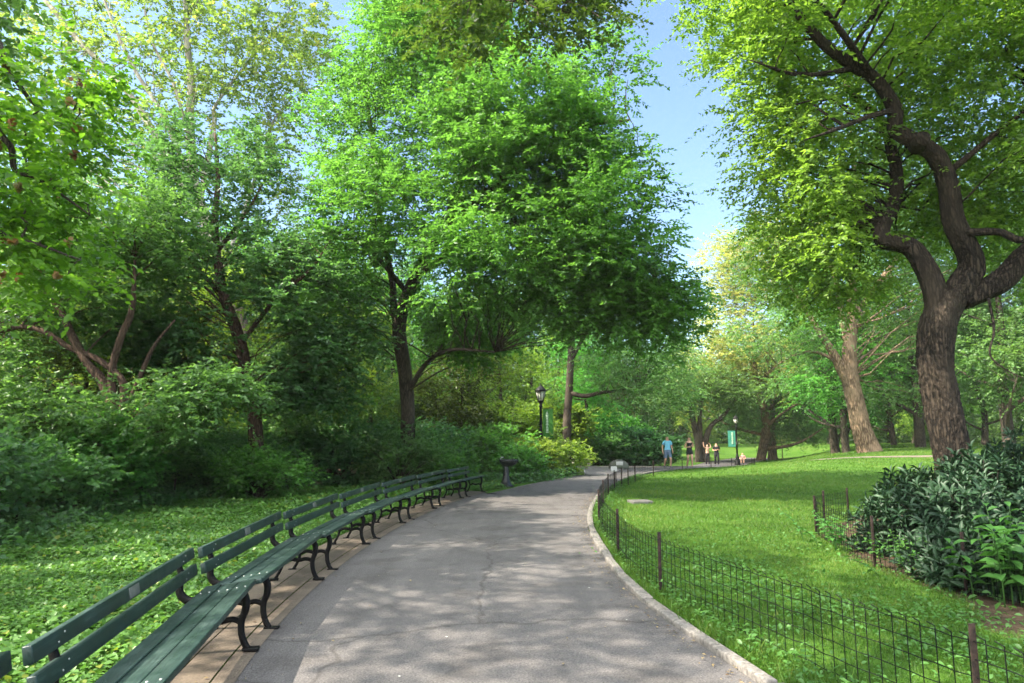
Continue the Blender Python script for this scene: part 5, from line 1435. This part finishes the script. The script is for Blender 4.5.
shirt = lambda b_, t_, v: (b_ in TORSO and .90 < v[2] < 1.485) or (b_ in ('lsh-lel', 'rsh-rel') and t_ < .62)
tank = lambda b_, t_, v: (b_ in TORSO and .93 < v[2] < 1.44)
crop = lambda b_, t_, v: (b_ in TORSO and 1.14 < v[2] < 1.42)
shorts = lambda b_, t_, v: (b_ in ('lhip-lkn', 'rhip-rkn') and t_ < .85) or (b_ in ('pelvis-waist', 'pelvis-lhip', 'pelvis-rhip') and v[2] < 1.0)
shorty = lambda b_, t_, v: (b_ in ('lhip-lkn', 'rhip-rkn') and t_ < .38) or (b_ in ('pelvis-waist', 'pelvis-lhip', 'pelvis-rhip') and v[2] < 1.02)
legging = lambda b_, t_, v: b_ in ('lhip-lkn', 'rhip-rkn', 'lkn-lca', 'rkn-rca') or (b_ in ('lca-lan', 'rca-ran') and t_ < .9) or (b_ in ('pelvis-waist', 'pelvis-lhip', 'pelvis-rhip') and v[2] < 1.03)
shoes = lambda b_, t_, v: b_ in ('lan-lto', 'ran-rto') or (b_ in ('lca-lan', 'rca-ran') and t_ > .86)
walk = dict(lel=(.26, .05, 1.14), lwr=(.25, -.10, .93), lha=(.24, -.13, .86), rel=(-.26, .08, 1.14), rwr=(-.27, .02, .90), rha=(-.27, -.01, .82),
            lkn=(.11, -.14, .50), lan=(.11, -.12, .09), lto=(.12, -.27, .04), rkn=(-.10, .04, .48), ran=(-.10, .26, .12), rto=(-.10, .17, .04))
jog = dict(lel=(.25, .06, 1.16), lwr=(.14, -.14, 1.20), lha=(.08, -.17, 1.23), rel=(-.25, .06, 1.16), rwr=(-.13, -.14, 1.17), rha=(-.07, -.18, 1.18),
           lkn=(.10, -.10, .50), lan=(.10, -.06, .09), lto=(.11, -.21, .04), rkn=(-.09, .02, .48), ran=(-.09, .20, .12), rto=(-.09, .10, .04))
armsup = dict(lel=(.30, -.05, 1.50), lwr=(.20, -.05, 1.72), lha=(.14, -.05, 1.78), rel=(-.30, -.05, 1.52), rwr=(-.34, -.08, 1.74), rha=(-.36, -.1, 1.82),
              lkn=(.09, -.05, .50), lan=(.09, -.03, .09), lto=(.10, -.18, .04), rkn=(-.09, .02, .48), ran=(-.09, .12, .10), rto=(-.09, .0, .04))
def gp(px, Yd):
    p = W(px, 466, Yd); return (p[0], p[1], zt1(p[0], p[1]) + .012)
person(gp(668, 36.5), .18, 1.72, walk, 'walker in a light blue t-shirt and slate shorts on the path', [('t_shirt', M['blue'], shirt, .016), ('shorts', M['slate'], shorts, .02), ('shoes', M['shoe'], shoes, .008)], M['hair_grey'], False)
person(gp(690, 36.0), .15, 1.66, jog, 'walker in black tank top and short shorts with both arms bent', [('tank_top', M['black'], tank, .010), ('shorts', M['black'], shorty, .013), ('shoes', M['shoe'], shoes, .008)], M['hair_blond'], True)
person(gp(708, 52.0), .1, 1.64, armsup, 'distant person in a beige top and black leggings raising both arms', [('crop_top', M['beige'], crop, .010), ('leggings', M['black'], legging, .006), ('shoes', M['shoe'], shoes, .008)], M['hair_brown'], True)
person(gp(717, 51.0), -.1, 1.72, jog, 'distant person dressed all in black beside the one with raised arms', [('t_shirt', M['black'], shirt, .014), ('trousers', M['black'], legging, .018), ('shoes', M['shoe'], shoes, .008)], M['hair_brown'], False)
sit = dict(pelvis=(0, .0, .14), waist=(0, .03, .29), chest=(0, .02, .49), neck=(0, .02, .67), throat=(0, .0, .74), head=(0, -.01, .81), crown=(0, 0, .90), lsh=(.17, .02, .62), rsh=(-.17, .02, .62), lhip=(.095, -.02, .13), rhip=(-.095, -.02, .13),
           lel=(.24, -.05, .38), lwr=(.16, -.28, .36), lha=(.14, -.34, .38), rel=(-.24, -.05, .38), rwr=(-.16, -.28, .36), rha=(-.14, -.34, .38), lkn=(.13, -.36, .42), lan=(.11, -.48, .09), lto=(.11, -.62, .04), rkn=(-.13, -.36, .42), ran=(-.11, -.48, .09), rto=(-.11, -.62, .04))
pp = W(742.5, 452, 60); seat_t = lambda b_, t_, v: (b_ in TORSO and v[2] > .15 and v[2] < .66) or (b_ in ('lsh-lel', 'rsh-rel') and t_ < .6)
person((pp[0], pp[1], zt1(pp[0], pp[1])), -.4, 1.7, sit, 'tiny seated person in pink on the grass beside the far lamp post', [('top', M['pink'], seat_t, .012), ('shorts', M['slate'], lambda b_, t_, v: b_ in ('lhip-lkn', 'rhip-rkn') and t_ < .6, .012)], M['hair_brown'], False)

# ================================================================== LIGHT AND CAMERA
FILL_CLOUD = 14.5
SUN_EL, SUN_AZ = math.radians(47), math.radians(255)       # azimuth clockwise from +y: the sun stands to the left, a little behind
sd = Vector((math.sin(SUN_AZ) * math.cos(SUN_EL), math.cos(SUN_AZ) * math.cos(SUN_EL), math.sin(SUN_EL)))
sl = bpy.data.lights.new('sun', 'SUN'); sl.energy = 3.4; sl.angle = math.radians(.55); sl.color = (1, .91, .76)
so = bpy.data.objects.new('sun', sl); COL.objects.link(so); so.rotation_euler = sd.to_track_quat('Z', 'Y').to_euler(); so.location = sd * 60
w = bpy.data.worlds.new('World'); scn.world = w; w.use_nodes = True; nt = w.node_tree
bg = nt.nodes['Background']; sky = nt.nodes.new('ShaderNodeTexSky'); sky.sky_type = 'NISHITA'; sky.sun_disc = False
sky.sun_elevation = SUN_EL; sky.sun_rotation = SUN_AZ; sky.air_density = 1.0; sky.dust_density = 1.2; sky.ozone_density = 3.0
# unseen bright cloud added for fill overhead and sunward; low sky ahead stays blue
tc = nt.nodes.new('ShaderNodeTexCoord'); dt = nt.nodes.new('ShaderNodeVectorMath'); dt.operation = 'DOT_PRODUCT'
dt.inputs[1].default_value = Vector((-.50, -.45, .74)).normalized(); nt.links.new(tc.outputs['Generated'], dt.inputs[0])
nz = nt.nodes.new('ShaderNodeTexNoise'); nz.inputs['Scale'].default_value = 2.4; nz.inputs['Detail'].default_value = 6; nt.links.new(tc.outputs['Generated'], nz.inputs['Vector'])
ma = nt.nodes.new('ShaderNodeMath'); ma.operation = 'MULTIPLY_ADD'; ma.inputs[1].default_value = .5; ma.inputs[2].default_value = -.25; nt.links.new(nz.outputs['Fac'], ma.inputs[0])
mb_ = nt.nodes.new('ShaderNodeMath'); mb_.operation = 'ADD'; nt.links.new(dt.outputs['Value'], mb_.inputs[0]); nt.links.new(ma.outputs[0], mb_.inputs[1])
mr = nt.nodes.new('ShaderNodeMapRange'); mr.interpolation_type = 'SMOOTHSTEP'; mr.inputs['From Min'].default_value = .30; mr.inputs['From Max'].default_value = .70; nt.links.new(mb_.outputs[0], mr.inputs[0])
cl_ = nt.nodes.new('ShaderNodeMix'); cl_.data_type = 'RGBA'; nt.links.new(mr.outputs[0], cl_.inputs[0]); nt.links.new(sky.outputs[0], cl_.inputs[6]); cl_.inputs[7].default_value = (FILL_CLOUD * .93, FILL_CLOUD * .97, FILL_CLOUD, 1)
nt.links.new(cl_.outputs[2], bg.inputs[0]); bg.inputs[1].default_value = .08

hz, hnt, hout = new_mat('haze'); pv = hnt.nodes.new('ShaderNodeVolumePrincipled'); pv.inputs['Density'].default_value = .00028
pv.inputs['Color'].default_value = (.93, .95, .90, 1); pv.inputs['Anisotropy'].default_value = .2; hnt.links.new(pv.outputs[0], hout.inputs['Volume'])
m_ = MB(); m_.box((0, 62, 14.2), (165, 95, 16.7)); tag(m_.build('haze', hz), kind='stuff')
cd = bpy.data.cameras.new('camera'); cam = bpy.data.objects.new('camera', cd); COL.objects.link(cam)
cd.sensor_width = 36; cd.lens = 36 * FOC / 1024; cd.clip_end = 2500; cd.clip_start = .05
cam.location = (0, 0, CAM_H); cam.rotation_euler = (PI / 2 + TILT, 0, 0); scn.camera = cam

scn.view_settings.view_transform = 'Standard'; scn.view_settings.look = 'None'
scn.view_settings.exposure = 2.33; scn.view_settings.gamma = 1
scn.render.engine = 'CYCLES'
scn.cycles.max_bounces = 7; scn.cycles.diffuse_bounces = 5; scn.cycles.glossy_bounces = 2; scn.cycles.transmission_bounces = 4; scn.cycles.transparent_max_bounces = 4
scn.cycles.use_denoising = True; scn.cycles.denoising_prefilter = 'FAST'; scn.cycles.sample_clamp_indirect = 8
